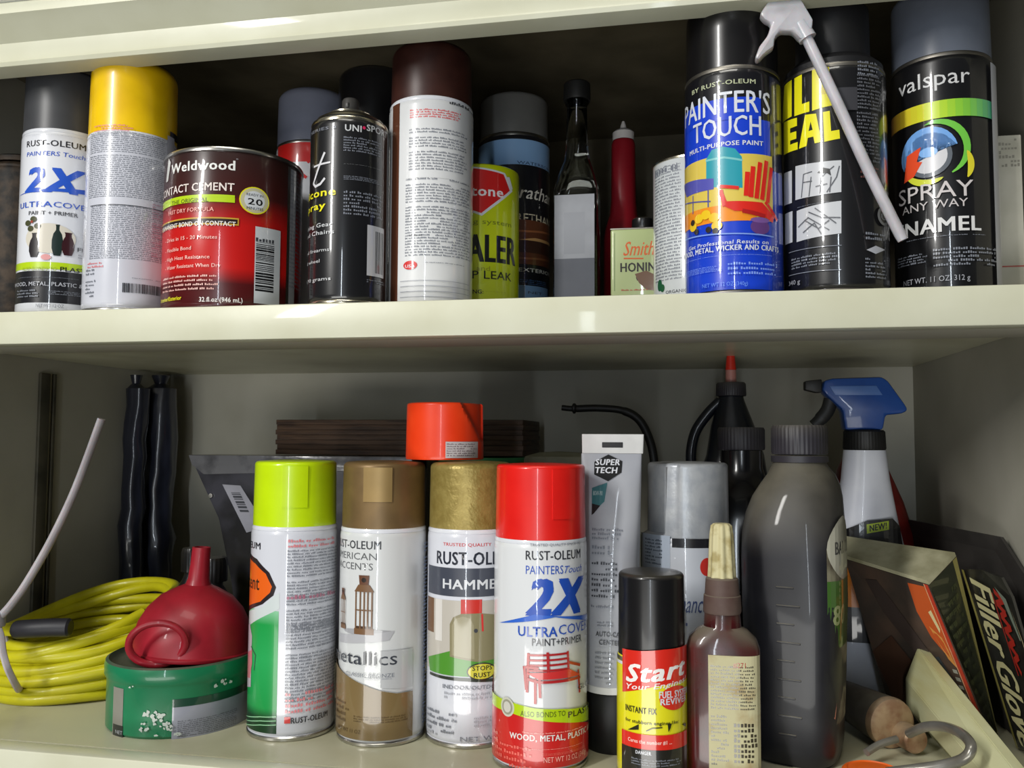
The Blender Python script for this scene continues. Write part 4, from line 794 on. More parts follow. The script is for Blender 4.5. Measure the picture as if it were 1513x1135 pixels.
obj('bottle_body', loft(sec, 72), OILB, t)
def rib(r0, z0, z1, n=40): return lambda v: Vector((v.x*(1+.010*math.cos(n*math.atan2(v.y, v.x))), v.y*(1+.010*math.cos(n*math.atan2(v.y, v.x))), v.z))
obj('screw_cap', lathe([(0, .2145), (.0192, .2145), (.0197, .216), (.0197, .233), (.0185, .2355), (0, .2355)], 160, mod=rib(0, 0, 0), loc=(.005, 0, 0)), plastic('dusty_cap', (46, 44, 50), .45, dust=.6), t)
obj('tamper_ring', lathe([(.0178, .2085), (.0200, .2088), (.0200, .2133), (.0178, .2138)], 64, loc=(.005, 0, 0)), plastic('dusty_cap', (46, 44, 50)), t)
bm = bmesh.new()
for i in range(9):
    zc_ = .022+i*.0125; ry_ = .0340+.0015*min(1, (zc_-.012)/.048)+.0005*max(0, (zc_-.06)/.05)
    box(-.006, .010 if i % 2 else .006, -ry_-.0004, -ry_+.001, zc_, zc_+.0013, .0003, bm, 1)
box(-.0085, -.0075, -.0356, -.0345, .060, .118, .0003, bm, 1)
o = obj('volume_marks', bm, OILB, t); 
def sfn(u, v, o):   # right hand face of the bottle; u runs towards the back
    rx, ry, e = .0305+.0045*min(1, max(0, v/.11)), .0335+.0025*min(1, max(0, v/.11)), 3.1; y = max(-.98, min(.98, u/ry)); return (rx*(1-abs(y)**e)**(1/e)+o+.0003, y*ry, v)
p = Print(fn=sfn, grid=.004)
def strip(p, u0, u1, v0, v1, m, n=10):
    bm = bmesh.new()
    for i in range(n):
        a, b = u0+(u1-u0)*i/n, u0+(u1-u0)*(i+1)/n; bm.faces.new([bm.verts.new(q) for q in ((a, v0, 0), (b, v0, 0), (b, v1, 0), (a, v1, 0))])
    p._add(bm, m)
strip(p, -.030, .028, .030, .150, mat('worn_label', (120, 116, 96), .6, rgb2=(70, 62, 50), scale=60))
strip(p, -.030, .028, .082, .128, ink(62, 100, 38)); p.text('80', (-.026, .098), (-.010, .098), .014, ink(150, 160, 110), bold=.04)
p.ell((-.010, .150), .020, .022, ink(176, 174, 158)); p.text('BAR OIL', (-.024, .146), (.008, .146), .009, ink(60, 60, 60), bold=.04); p.poly([(-.028, .040), (-.022, .034), (-.020, .05), (-.024, .056)], ink(176, 110, 92))
p.build('label_print', t)

# second black bottle behind
t = thing('black_bottle', 'glossy black bottle with ribbed cap standing behind the big dusty bottle', 'bottle', (.0515, .212, ZL))
GB = mat('gloss_black', (16, 16, 19), .22, coat=.3)
obj('bottle_body', loft([(0, 0, 0, .033, .031, 3), (0, 0, .003, .036, .034, 3), (0, 0, .150, .036, .034, 3), (0, 0, .175, .030, .030, 2.4), (0, 0, .190, .0215, .0215, 2), (0, 0, .2, .0180, .0180, 2), (0, 0, .2155, .0180, .0180, 2)], 64), GB, t)
obj('screw_cap', lathe([(0, .2160), (.0195, .2160), (.0200, .2175), (.0200, .2335), (.019, .2355), (0, .2355)], 160, mod=rib(0, 0, 0)), plastic('ribbed_cap', (44, 42, 48), .5, dust=.3), t)

# gear oil bottle with red tip and handle
t = thing('gear_oil_bottle', 'black bottle with loop handle and slim red twist tip, behind the silver-capped can', 'bottle', (.0475, .286, ZL))
obj('bottle_body', loft([(0, 0, 0, .032, .024, 3), (0, 0, .003, .034, .026, 3), (0, 0, .18, .034, .026, 3), (.003, 0, .210, .0270, .0220, 2.4), (.001, 0, .238, .0205, .0190, 2.2), (.000, 0, .262, .0125, .0125, 2), (0, 0, .2665, .0115, .0115, 2)], 64), mat('blue_black', (22, 26, 36), .3, coat=.2), t)
obj('handle', tube(spline([(-.010, 0, .262), (-.022, 0, .250), (-.034, 0, .232), (-.0385, 0, .210), (-.0365, 0, .190), (-.030, 0, .176)], 8), .0052, 14), mat('blue_black', (22, 26, 36)), t)
obj('collar', lathe([(0, .2668), (.0138, .2668), (.0142, .268), (.0138, .2785), (.0125, .280), (0, .280)], 160, mod=rib(0, 0, 0)), plastic('ribbed_cap', (44, 42, 48)), t)
obj('nozzle_base', lathe([(0, .280), (.0052, .280), (.0050, .2920), (0, .2920)], 32), plastic('pinkish', (176, 120, 112), .4), t)
obj('red_tip', lathe([(0, .2920), (.0052, .2921), (.0022, .3215), (0, .3218)], 32), mat('red_tip', (200, 44, 30), .35), t)

# spray bottle
t = thing('trigger_bottle', 'white spray bottle with blue trigger head and black label reading NEW', 'bottle', (.1640, .255, ZL))
WB = mat('white_bottle', (206, 208, 216), .35, rgb2=(198, 200, 210), coat=.15)
obj('bottle_body', loft([(0, 0, 0, .036, .022, 3), (0, 0, .003, .039, .0245, 3), (.000, 0, .075, .039, .0245, 3), (-.001, 0, .110, .0345, .0235, 2.6), (-.002, 0, .150, .0270, .0210, 2.4), (-.002, 0, .190, .0205, .0180, 2.2), (-.002, 0, .216, .0180, .0165, 2)], 64), WB, t)
obj('neck_ring', lathe([(0, .216), (.0172, .216), (.0182, .2175), (.0175, .2325), (.016, .234), (0, .234)], 120, mod=rib(0, 0, 0), loc=(-.002, 0, 0)), plastic('matt_black', (24, 24, 24)), t)
BT = mat('blue_trigger', (28, 70, 142), .38, rgb2=(22, 60, 128), coat=.2)
bx = lambda L: [(x, z) for x, z in L]
obj('trigger_head', prism(bx([(-.020, .234), (.012, .234), (.0145, .2475), (.028, .2485), (.0335, .2515), (.031, .2565), (.0170, .2780), (.0120, .2815), (-.030, .2805), (-.0370, .2785), (-.0390, .270), (-.0340, .264), (-.022, .252)]), .022, bev=.0025), BT, t)
obj('nozzle', prism(bx([(-.0530, .2785), (-.0385, .280), (-.0385, .268), (-.0440, .2680), (-.0530, .2705)]), .014, bev=.001), plastic('matt_black', (24, 24, 24)), t)
obj('trigger_lever', tube(spline([(-.0300, 0, .262), (-.0330, 0, .252), (-.0400, 0, .243), (-.0450, 0, .238)], 6), [.004]*12+[.0036]*7, 10, flat=1.6), plastic('matt_black', (24, 24, 24)), t)
obj('head_inset', prism(bx([(-.0330, .2735), (.0070, .2735), (.0120, .2650), (-.0280, .2650)]), .0235, bev=.0004), mat('pale_blue', (74, 108, 170), .4), t)
def wfn(u, v, o):
    rx = .039 if v < .075 else .039-(v-.075)*.16; ry = .0245 if v < .075 else .0245-(v-.075)*.035; q = max(-.97, min(.97, u/rx)); return (q*rx, -ry*(1-abs(q)**2.9)**(1/2.9)-o-.0008, v)
p = Print(fn=wfn, grid=.004)
def cut(poly, m):   # subdivide so it follows the bottle
    bm = bmesh.new(); f = bm.faces.new([bm.verts.new((u, v, 0)) for u, v in poly])
    bm.normal_update()
    if f.normal.z < 0: f.normal_flip()
    for k in range(-10, 11):
        bmesh.ops.bisect_plane(bm, geom=bm.verts[:]+bm.edges[:]+bm.faces[:], plane_co=(k*.004, 0, 0), plane_no=(1, 0, 0), dist=1e-7)
    p._add(bm, m)
cut([(-.033, .050), (.030, .050), (.0258, .120), (.0225, .150), (.016, .157), (-.005, .155), (-.024, .146), (-.030, .120)], BLACK)
cut([(-.030, .080), (.004, .080), (.002, .118), (-.008, .130), (-.026, .136)], ink(206, 120, 30)); cut([(-.006, .1435), (.0125, .1475), (.0125, .1550), (-.006, .1515)], ink(160, 180, 30)); p.text('NEW!', (-.0035, .1455), (.0105, .148), .0055, BLACK, bold=.05, rise=.003)
p.build('label_print', t)

# red jug behind it
t = thing('red_jug', 'dark red plastic jug mostly hidden behind the white spray bottle', 'jug', (.1830, .338, ZL))
obj('jug_body', loft([(0, 0, 0, .034, .030, 3), (0, 0, .004, .037, .033, 3), (0, 0, .135, .037, .033, 3), (-.003, 0, .165, .032, .030, 2.6), (-.007, 0, .195, .024, .024, 2.4), (-.008, 0, .215, .014, .014, 2), (-.008, 0, .222, .014, .014, 2)], 48), mat('jug_red', (128, 30, 24), .4, rgb2=(96, 20, 18), coat=.1), t)
obj('jug_cap', lathe([(0, .2222), (.0155, .2222), (.0155, .236), (0, .237)], 40, loc=(-.008, 0, 0)), CAPBLK, t)

# oil can with bent spout
t = thing('pump_oiler', 'black oil can with a long bent spout curving left, behind the grey tube', 'oil can', (-.0230, .287, ZL))
obj('oiler_body', lathe([(0, 0), (.030, 0), (.032, .002), (.032, .055), (.028, .065), (.010, .082), (.006, .09), (0, .09)], 64), plastic('matt_black', (24, 24, 24)), t)
obj('spout', tube(spline([(0, 0, .088), (0, 0, .15), (-.003, 0, .200), (-.008, 0, .225), (-.018, 0, .2440), (-.034, 0, .2530), (-.058, 0, .2555), (-.082, 0, .2550), (-.0945, 0, .2560)], 8), [.0045]*16+[.0042]*24+[.0036]*16+[.0028]*9, 12), plastic('matt_black', (24, 24, 24)), t)
obj('spout_ring', lathe([(.0035, 0), (.0052, .001), (.0052, .003), (.0035, .004)], 24), plastic('matt_black', (24, 24, 24)), t).matrix_basis = Matrix.Translation((-.084, 0, .2553)) @ Matrix.Rotation(PI/2, 4, 'Y')

# stack behind: big tins, plastic pack, brown slab
t = thing('green_lid_tin', 'round tin with green lid behind the gold and red capped cans', 'tin', (-.1950, .280, ZL))
obj('tin_body', lathe([(0, 0), (.043, 0), (.044, .002), (.044, .196), (0, .196)], 64), mat('dull_tin_brown', (90, 80, 66), .5), t)
obj('lid', lathe([(0, .1962), (.0455, .1962), (.0462, .198), (.0462, .2045), (.0450, .2062), (.042, .2062), (.041, .205), (0, .205)], 64), mat('green_lid', (40, 110, 66), .45), t)
t = thing('plastic_tub', 'dusty translucent grey-beige plastic tub just behind the red cap', 'tub', (-.1120, .236, ZL))
obj('tub_body', lathe([(0, 0), (.026, 0), (.028, .002), (.0320, .199), (0, .199)], 64), mat('tub_plastic', (150, 148, 132), .5), t)
obj('lid', lathe([(.0325, .1992), (.0340, .1995), (.0340, .206), (.0325, .2085), (.020, .2120), (0, .2130)], 64), mat('dusty_lid', (146, 146, 128), .6, rgb2=(124, 122, 104)), t)
SLAB = mat('dark_brown_board', (84, 62, 46), .6, rgb2=(56, 40, 30), scale=30, stretch=(1, 1, 12), bump=.3)
t = thing('brown_tray', 'dark brown layered wooden tray lying on the packages at the back', 'tray', (-.2920, .340, ZL+.2068))
for k in range(7): 
    dx = (0, .001, -.0008, .0008, -.001, .0006, 0)[k]
    obj('layer', box(-.1345+dx, .1345+dx*.5, -.052+abs(dx), .052, .0001+k*.0053, .0053+k*.0053, .0004), SLAB, t)
t = thing('plastic_pack', 'dark grey plastic-wrapped pack with white barcode sticker leaning at the back', 'package', (-.3880, .281, ZL))
FILM = mat('dark_film', (62, 62, 70), .32, rgb2=(34, 34, 38), scale=26, lo=.4, hi=.62, bump=.9, bscale=26, coat=.35)
PK = [(-.1150, .2060), (-.1195, .2040), (-.0850, .1400), (-.0700, .0800), (-.0560, 0), (.1250, 0), (.1250, .2060)]
obj('pack_body', prism(PK, .052, bev=.003), FILM, t)
obj('top_seal', prism([(-.1200, .2062), (-.1160, .1960), (-.1020, .1860), (.125, .1930), (.125, .2062)], .0545, bev=.0008), mat('clear_film', (104, 104, 108), .25, rgb2=(70, 70, 74), scale=50, bump=.8, bscale=60, coat=.4), t)
o = obj('barcode_sticker', prism([(-.0805, .1760), (-.0600, .1750), (-.0300, .1330), (-.0520, .1270)], .0004), mat('sticker', (150, 150, 160), .5), t); o.location = (0, -.0266, 0)
p = Print(fn=lambda u, v, o: (u + (.160-v)*.55, -.0269-o, v)); p.bars((-.066, .148), (-.056, .168), DGREY, vert=False, n=8); p.build('barcode', t)
obj('rivet', lathe([(0, .001), (.0022, .0008), (.0026, 0)], 20), METAL, t).matrix_basis = Matrix.Translation((-.0935, -.0265, .1640)) @ Matrix.Rotation(PI/2, 4, 'X')

# dark wrapped rolls in the back left corner
CR = mat('crumpled_film', (30, 32, 42), .28, rgb2=(78, 82, 104), scale=16, lo=.48, hi=.7, bump=1.0, bscale=40, stretch=(1, 1, .25), coat=.4)
rnd = random.Random(3)
for x, y, r, h, lab in ((-.635, .345, .0130, .282, 'slim blue-black plastic-wrapped roll standing against the left side panel'), (-.6270, .3820, .0200, .284, 'thicker dark plastic-wrapped roll in the back left corner of the lower shelf')):
    t = thing('wrapped_roll', lab, 'roll', (x, y, ZL), 0, None)
    S_ = [(rnd.uniform(-.002, .002), rnd.uniform(-.002, .002), h*i/14, r*rnd.uniform(.86, 1.06), r*rnd.uniform(.8, 1), 2.2) for i in range(15)]
    b_ = loft(S_, 28)
    for v in b_.verts:
        a = math.atan2(v.co.y, v.co.x); v.co.x *= 1+.06*math.sin(7*a+v.co.z*20); v.co.y *= 1+.06*math.sin(5*a-v.co.z*30)
    obj('wrapping', b_, CR, t)
    obj('gathered_end', lathe([(r*.8, h), (r*.35, h+.006), (r*.55, h+.016), (0, h+.016)], 14), CR, t)

# two small black capped bottles behind the funnel
for x, y, h, r, lab in ((-.4640, .195, .118, .0105, 'small black-capped bottle to the left of the funnel spout'), (-.4330, .180, .112, .0125, 'small black-capped bottle to the right of the funnel spout')):
    t = thing('small_bottle', lab, 'bottle', (x, y, ZL))
    obj('bottle_body', lathe([(0, 0), (r*1.05, 0), (r*1.15, .002), (r*1.15, h-.035), (r*.7, h-.026), (r*.7, h-.022), (0, h-.022)], 40), mat('dark_bottle', (34, 32, 34), .35), t)
    obj('cap', lathe([(0, h-.022), (r, h-.022), (r*1.02, h-.004), (r*.9, h), (0, h)], 120, mod=rib(0, 0, 0, 20)), CAPBLK, t)

# yellow cord coil
t = thing('air_hose', 'bright yellow coiled cord with a black sleeve, tied in a loop on the lower shelf', 'cord', (-.545, .155, ZL))
YC = mat('yellow_cord', (196, 190, 20), .42, rgb2=(182, 174, 16), scale=30, coat=.15)
rnd = random.Random(5); N = 11; path = []
for k in range(N):
    f = k/(N-1); rx = .090 - .012*abs(f-.4)*2 + rnd.uniform(-.005, .005); ry = .083 - .006*f + rnd.uniform(-.005, .004); cx, cy = rnd.uniform(-.003, .003), rnd.uniform(-.004, .004)
    zf = .0042 + (f**1.05)*.050; zb = .0042 + f*.086; ph = rnd.uniform(0, 6)
    for i in range(20):
        a = 2*PI*i/20; g = (1+math.sin(a))/2; s = (1-math.cos(a))/2
        z = zf*(1-g) + zb*g; z = z*(1-.32*s) + .0042*.3*s + .0022*math.sin(3*a+ph)
        path.append((cx + rx*math.cos(a), cy + ry*math.sin(a), max(.0042, z)))
obj('cord', tube(spline(path, 3), .0050, 10), YC, t)
obj('cord_end', tube(spline([(-.088, -.040, .050), (-.060, -.062, .0560), (-.026, -.080, .0610), (.010, -.088, .0640)], 8), .0054, 12), YC, t)
obj('sleeve', tube(spline([(-.002, -.0880, .0635), (.014, -.0895, .0655), (.030, -.0870, .0665), (.046, -.083, .0665)], 6), [.0062]+[.0075]*17+[.006], 18), plastic('rubber_black', (30, 30, 36), .5), t)
ZT_ = mat('zip_tie_nylon', (176, 172, 176), .4, rgb2=(160, 156, 160), sss=.2)
t = thing('zip_tie', 'white nylon zip tie around the yellow cord, its long tail curving upward', 'zip tie', (-.552, .058, ZL))
obj('tail', tube(spline([(-.0045, 0, .0740), (.006, .002, .086), (.018, .006, .106), (.034, .012, .140), (.050, .018, .182), (.0690, .022, .240)], 8), .0040, 10, flat=.8), ZT_, t)
obj('head', box(-.0125, .0005, -.005, .004, .0670, .0800, .0018), ZT_, t)
obj('strap', tube(spline([(-.006, 0, .070), (.004, -.006, .062), (.014, -.014, .050), (.020, -.014, .036), (.010, .010, .014), (-.012, .026, .030), (-.018, .020, .060), (-.008, .004, .072)], 8), .0028, 8, flat=.6), ZT_, t)

# green tin
t = thing('green_tin', 'flat round green tin with chipped paint and silver label under the red funnel', 'tin', (-.3985, .0745, ZL))
GT = mat('green_tin_paint', (22, 118, 78), .35, rgb2=(18, 104, 66), scale=20, coat=.3)
CHIP = mat('chipped', (188, 196, 188), .5)
RT, HT = .0548, .0510
obj('tin_body', lathe([(0, .001), (RT*.97, 0), (RT, .002), (RT, HT-.014), (RT*1.02, HT-.0115), (RT*1.035, HT-.010), (RT*1.035, HT-.003), (RT*1.02, HT)] , 128), GT, t)
obj('lid', lathe([(RT*1.02, HT), (RT*.98, HT+.001), (RT*.95, HT-.002), (RT*.9, HT-.0035), (0, HT-.003)], 96), mat('dark_green_lid', (24, 70, 52), .4, rgb2=(16, 46, 36), scale=50, dust=.35), t)
p = Print(RT); SL = ink(142, 144, 156)
p.poly([(0.02469,-0.00161), (0.02481,0.02800), (0.04657,0.02625), (0.09905,0.02209), (0.10074,-0.00806), (0.05260,-0.00412)], SL); p.fine((0.02886,0.00095), (0.07933,0.01331), 9, ink(84, 86, 96), ragged=.05)
p.rect((0.02479,0.02899), (0.09899,0.02317), ink(20, 60, 44)) ; p.rect((-0.02725,-0.00131), (-0.01464,0.03564), ink(130, 128, 120)); p.rect((-0.02625,-0.00110), (-0.01408,0.00835), ink(30, 34, 36)); p.text('NET', (-0.02255,0.00144), (-0.01450,0.00184), 0.00279, LGREY)
rnd = random.Random(8)
for cx, cy, n, sp in ((222, 1061, 8, 7), (238, 1066, 10, 8), (212, 1075, 6, 8), (246, 1076, 6, 5), (203, 1076, 3, 4)):
    pass
for q, n, sp in (((0.00591,0.01853), 7, .0022), ((0.01405,0.01761), 9, .0022), ((0.01713,0.01261), 9, .0026), ((0.00409,0.00960), 7, .003), ((0.02201,0.00942), 6, .0018), ((0.06283,0.03615), 7, .003), ((0.02924,-0.01289), 3, .003), ((0.01169,-0.00253), 3, .003), ((-0.00605,0.03758), 2, .001)):
    for i in range(n):
        a0 = rnd.uniform(0, 6); c_ = (q[0]+rnd.gauss(0, sp), max(.004, q[1]+rnd.gauss(0, sp*.7))); r_ = rnd.uniform(.0006, .0019)
        p.poly([(c_[0]+r_*rnd.uniform(.4, 1.3)*math.cos(a0+2*PI*k/7), c_[1]+r_*rnd.uniform(.4, 1.2)*math.sin(a0+2*PI*k/7)) for k in range(7)], CHIP)
p.build('label_print', t)

# red funnel
t = thing('funnel', 'red plastic funnel upside down on the green tin, spout pointing up', 'funnel', (-.3915, .0780, ZL+HT-.0010))
RF = mat('funnel_red', (150, 22, 38), .42, rgb2=(134, 18, 32), coat=.1)
pf = [(.0440, .0), (.0475, .0004), (.0480, .0030), (.0465, .0040), (.0458, .012), (.0430, .024), (.0370, .035), (.0280, .0445), (.0170, .0505), (.0100, .0535), (.0084, .058), (.0076, .070), (.0072, .0835), (.0058, .0835), (.0060, .070), (.0068, .056), (.0140, .0485), (.0250, .0425), (.0345, .033), (.0405, .023), (.0435, .012)]
b_ = lathe(pf, 96); xf(b_, (0, 0, .0015), (math.radians(-2), math.radians(3), 0)); obj('funnel_cone', b_, RF, t)
b_ = tube([(.0010 + .0195*math.cos(2*PI*i/32), -.0500 + .006*math.cos(2*PI*i/32) - .006*math.sin(2*PI*i/32), .0185 + .0165*math.sin(2*PI*i/32) + .003*math.cos(2*PI*i/32)) for i in range(32)], .0024, 10, closed=True, flat=1.2); obj('handle_ring', b_, RF, t)

# ---- packages at the right end
def hexa(P, Q):   # P, Q quads (tl, tr, br, bl) front and back
    bm = bmesh.new(); a = [bm.verts.new(v) for v in P]; b = [bm.verts.new(v) for v in Q]
    bm.faces.new(a); bm.faces.new(b[::-1])
    for i in range(4): j = (i+1) % 4; bm.faces.new((a[i], b[i], b[j], a[j]))
    bmesh.ops.recalc_face_normals(bm, faces=bm.faces[:]); return bm
V = Vector
def at0(bm, o): 
    for v in bm.verts: v.co -= V(o)
    return bm
def planefn(P, o, out):
    """u, v in 0..1 across and down the quad P (tl, tr, br, bl)"""
    tl, tr, br, bl = [V(q)-V(o) for q in P]; n = (tr-tl).cross(bl-tl).normalized()
    if n.dot(V(out)) < 0: n = -n
    def f(u, v, off): return tuple(tl.lerp(tr, u).lerp(bl.lerp(br, u), v) + n*off)
    return f
O = (.190, .20, ZL); t = thing('fish_bait_box', 'dark printed box with dusty clear top and an orange picture, leaning beside the oil bottle', 'box', O)
F = [(.1340, .200, -.1955), (.1851, .145, -.2063), (.2240, .135, -.3180), (.1660, .190, -.3180)]
Bk = [(.1384, .2230, -.1819), (.2105, .1650, -.1866), (.2345, .1580, -.3180), (.1740, .215, -.3180)]
PKM = mat('dark_print', (62, 54, 48), .4, rgb2=(88, 70, 58), scale=26, lo=.45, hi=.7, coat=.3)
obj('box_body', at0(hexa(F, Bk), O), PKM, t, smooth=False)
Ft = [tuple(V(F[0])+V((0, 0, .0005))), tuple(V(F[1])+V((0, 0, .0005))), tuple(V(Bk[1])+V((0, 0, .0005))), tuple(V(Bk[0])+V((0, 0, .0005)))]
Tt = [tuple(V(q)+V((-.001, 0, .0030))) for q in Ft]
obj('clear_top', at0(hexa(Ft, Tt), O), mat('dusty_clear_top', (172, 168, 138), .45, rgb2=(134, 130, 100), scale=40, stretch=(1, 1, 1), bump=.2), t, smooth=False)
p = Print(fn=planefn(F, O, (-.5, -1, .2)))
p.fn = planefn([F[0], F[1], F[2], F[3]], O, (-.5, -1, .2))
p.poly([(.74, .03), (.93, .02), (.95, .3), (.93, .52), (.86, .46), (.78, .38), (.72, .22)], ink(186, 84, 40)); p.poly([(.80, .30), (.90, .36), (.94, .55), (.88, .50)], ink(206, 140, 70))
p.quads([(.945, .0, .985, 1.0)], ink(176, 60, 40)); p.quads([(.935, .0, .945, 1.0)], ink(206, 150, 110)); p.poly([(.86, .20), (.90, .18), (.92, .30), (.90, .33)], ink(206, 190, 140))
p.poly([(.2, .1), (.35, .08), (.7, .5), (.74, .62), (.6, .6), (.3, .3)], ink(62, 52, 48)); p.poly([(.0, .6), (.3, .45), (.6, .75), (.5, .95), (.1, .98)], ink(76, 52, 40)); p.poly([(.62, .55), (.78, .50), (.92, .80), (.84, .9)], ink(56, 62, 66))
for k in range(7): p.quads([(.88, .56+k*.05, .925, .585+k*.05)], ink(150, 150, 136))
p.build('front_print', t)
SD = [F[1], Bk[1], Bk[2], F[2]]; p = Print(fn=planefn(SD, O, (1, -1, 0))); p.quads([(0, 0, 1, 1)], ink(44, 46, 34)); p.quads([(.86, 0, 1, 1)], ink(130, 122, 70)); p.fine((.1, .1), (.8, .9), 14, ink(66, 70, 44), fill=.6); p.build('side_print', t)

O = (.222, .14, ZL); t = thing('glove_pack', 'black card pack with slanted cream lettering Filler Glo and red script, at the right wall', 'package', O)
F2 = [(.2155, .166, -.1960), (.2205, .1400, -.1925), (.2260, .1150, -.1945), (.2275, .1000, -.2060), (.2455, .070, -.3180), (.2385, .130, -.3180)]
bm = bmesh.new(); a = [bm.verts.new(v) for v in F2]; b = [bm.verts.new(tuple(V(v)+V((.0030, .004, .0)))) for v in F2]
bm.faces.new(a); bm.faces.new(b[::-1])
for i in range(6): bm.faces.new((a[i], b[i], b[(i+1) % 6], a[(i+1) % 6]))
bmesh.ops.recalc_face_normals(bm, faces=bm.faces[:]); obj('pack_card', at0(bm, O), mat('glossy_card', (30, 28, 26), .3, rgb2=(44, 44, 40), coat=.4), t, smooth=False)
# text frame: s runs down the card, w across it
tl, tr, br, bl = [V(q)-V(O) for q in ((.2155, .166, -.1960), (.2265, .1000, -.1985), (.2455, .0700, -.3180), (.2385, .130, -.3180))]
nn = (tr-tl).cross(bl-tl).normalized(); nn = nn if nn.y < 0 else -nn
def gfn(u, v, o): return tuple(tl.lerp(tr, v).lerp(bl.lerp(br, v), u) + nn*(o+.0012))
class GP(Print): pass
p = Print(fn=gfn)
p.quads([(0, .0, 1, .055)], ink(130, 122, 64)); CRM = ink(206, 200, 150)
p.text('Filler', (.04, .15), (.46, .15), .46, CRM, bold=.02, shear=.15); p.text('Glove', (.50, .15), (.96, .15), .46, CRM, bold=.02, shear=.15)
p.line([(.06, .66), (.10, .80), (.13, .64), (.17, .78), (.20, .66), (.25, .80), (.28, .66), (.33, .78), (.36, .66), (.41, .78), (.44, .68), (.50, .74)], .035, ink(170, 40, 32)); p.line([(.08, .60), (.30, .62), (.52, .66)], .02, ink(170, 40, 32))
p.poly([(.03, .70), (.10, .80), (.30, .93), (.30, .96), (.08, .88)], ink(120, 130, 116)); p.poly([(.12, .92), (.30, .98), (.5, .985), (.3, .99)], ink(206, 190, 150))
p.build('front_print', t)

O = (.232, .2, ZL); t = thing('black_sleeve', 'flat black card sleeve standing against the right side panel behind the packs', 'package', O)
F = [(.2120, .320, -.1715), (.2410, .1600, -.1700), (.2465, .125, -.1960), (.2468, .125, -.3190), (.2420, .320, -.3190)]
bm = bmesh.new(); a = [bm.verts.new(v) for v in F]; b = [bm.verts.new(tuple(V(v)+V((.0026, .001, 0)))) for v in F]
bm.faces.new(a); bm.faces.new(b[::-1])
for i in range(5): bm.faces.new((a[i], b[i], b[(i+1) % 5], a[(i+1) % 5]))
bmesh.ops.recalc_face_normals(bm, faces=bm.faces[:]); obj('sleeve_card', at0(bm, O), mat('sleeve_black', (58, 55, 52), .5, rgb2=(42, 40, 38), scale=20), t, smooth=False)

# painted wooden bar sticking out over the shelf edge
t = thing('wooden_wedge', 'cream painted wooden wedge with chamfered end, pointing forward at lower right', 'wedge', (.1850, .165, ZL), math.radians(2.5))
WP = mat('yellowed_paint', (206, 206, 164), .45, rgb2=(186, 176, 112), scale=40, lo=.45, hi=.7, stretch=(1, .15, 1), bump=.25, coat=.1)
sec = [(-.0047, .0655), (-.0141, .0415), (-.0141, .0210), (-.0012, .0030), (.0086, .0030), (.0138, .0165), (.0132, .0406), (.0027, .0655)]
bm = bmesh.new(); a = [bm.verts.new((x, 0, z-.0029)) for x, z in sec]; b = [bm.verts.new((x*.9, -.205, (z-.0029)*.46)) for x, z in sec]
bm.faces.new(a[::-1]); bm.faces.new(b)
for i in range(8): bm.faces.new((a[i], a[(i+1) % 8], b[(i+1) % 8], b[i]))
bmesh.ops.recalc_face_normals(bm, faces=bm.faces[:]); bmesh.ops.bevel(bm, geom=bm.edges[:], offset=.0006, segments=2, affect='EDGES')
obj('wedge_body', bm, WP, t, smooth=False)

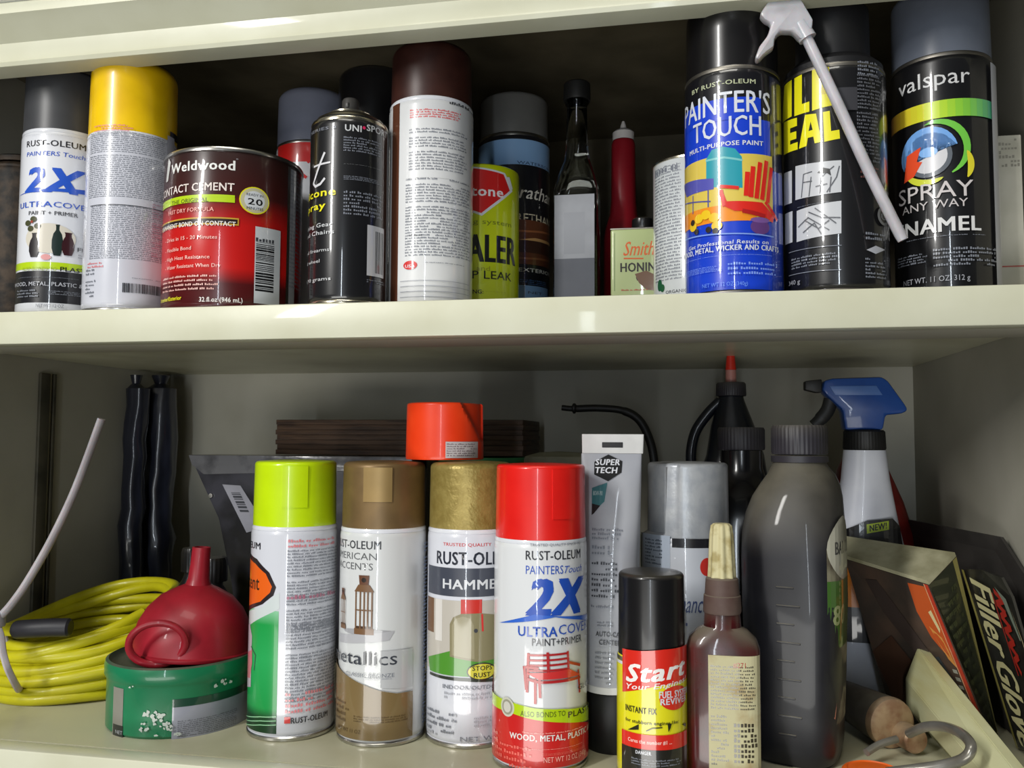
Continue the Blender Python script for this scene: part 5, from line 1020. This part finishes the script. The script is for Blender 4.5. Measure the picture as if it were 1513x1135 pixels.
# brass ended plug with grey ring
t = thing('plug_tool', 'dark cylindrical tool with tarnished brass end lying beside the oil bottle', 'tool', (.1475, .1200, ZL), math.radians(22))
BRS = mat('tarnished_brass', (170, 144, 112), .45, .3, rgb2=(140, 104, 78), scale=90, dust=.5)
RX = Matrix.Rotation(PI/2, 4, 'X')
def lay(name, prof, m, z=.0182, x=0):
    o = obj(name, lathe(prof, 64), m, t); o.matrix_basis = Matrix.Translation((x, 0, z)) @ RX; return o
lay('grip', [(0, -.080), (.011, -.080), (.0125, -.078), (.0175, -.006), (.0178, 0)], mat('dark_grip', (96, 92, 82), .6, rgb2=(72, 68, 60)))
lay('brass_end', [(.0150, -.002), (.0180, 0), (.0182, .003), (.0175, .006), (.0145, .0075), (0, .008)], BRS)
lay('brass_stud', [(0, .007), (.0088, .007), (.0092, .009), (.0092, .0225), (.0080, .0240), (0, .0240)], BRS, z=.0112, x=.007)
t = thing('grey_ring', 'bent grey wire-and-tube ring lying in front of the cream wooden wedge', 'ring', (.1600, .040, ZL))
GR = mat('grey_tube', (150, 148, 142), .3, .5, rgb2=(126, 122, 112), coat=.3)
R_ = [[(0.154, 0.085, -0.2995), (0.1608, 0.068, -0.289), (0.1669, 0.048, -0.2822), (0.1685, 0.018, -0.2766), (0.1687, 0.0, -0.2778), (0.1646, -0.002, -0.2845), (0.1559, 0.005, -0.2916), (0.1399, 0.012, -0.2982), (0.1238, 0.014, -0.3022)], [(0.1466, 0.088, -0.3047), (0.1341, 0.082, -0.3073), (0.1236, 0.074, -0.3108)]]
obj('ring_tube', tube(spline([(x-.16, y-.04, max(z-ZL, .0035)) for x, y, z in R_[0]], 8), .0032, 14), GR, t)
obj('ring_wire', tube(spline([(x-.16, y-.04, max(z-ZL, .0028)) for x, y, z in R_[1]], 8), .0026, 12), GR, t)
# orange lid at the very front
t = thing('orange_lid', 'orange plastic lid at the front edge of the lower shelf, mostly out of frame', 'lid', (.1245, .0565, ZL))
obj('lid_shell', lathe([(0, .0005), (.0190, 0), (.0200, .001), (.0200, .0030), (.0190, .0040), (.016, .0042), (0, .0048)], 80), mat('lid_orange', (238, 106, 30), .4), t)
obj('lid_ridge', lathe([(.0160, .0040), (.0167, .0050), (.0175, .0040)], 80), mat('lid_orange', (238, 106, 30)), t)

for o in S.objects:
    if o.parent is None and o.get('category') == 'spray can': o['group'] = 'spray cans on the upper shelf' if o.location.z > -.1 else 'spray cans on the lower shelf'
    if o.parent is None and o.name.startswith('wrapped_roll'): o['group'] = 'wrapped rolls in the back left corner'
    if o.parent is None and o.name.startswith('small_bottle'): o['group'] = 'small bottles behind the funnel'
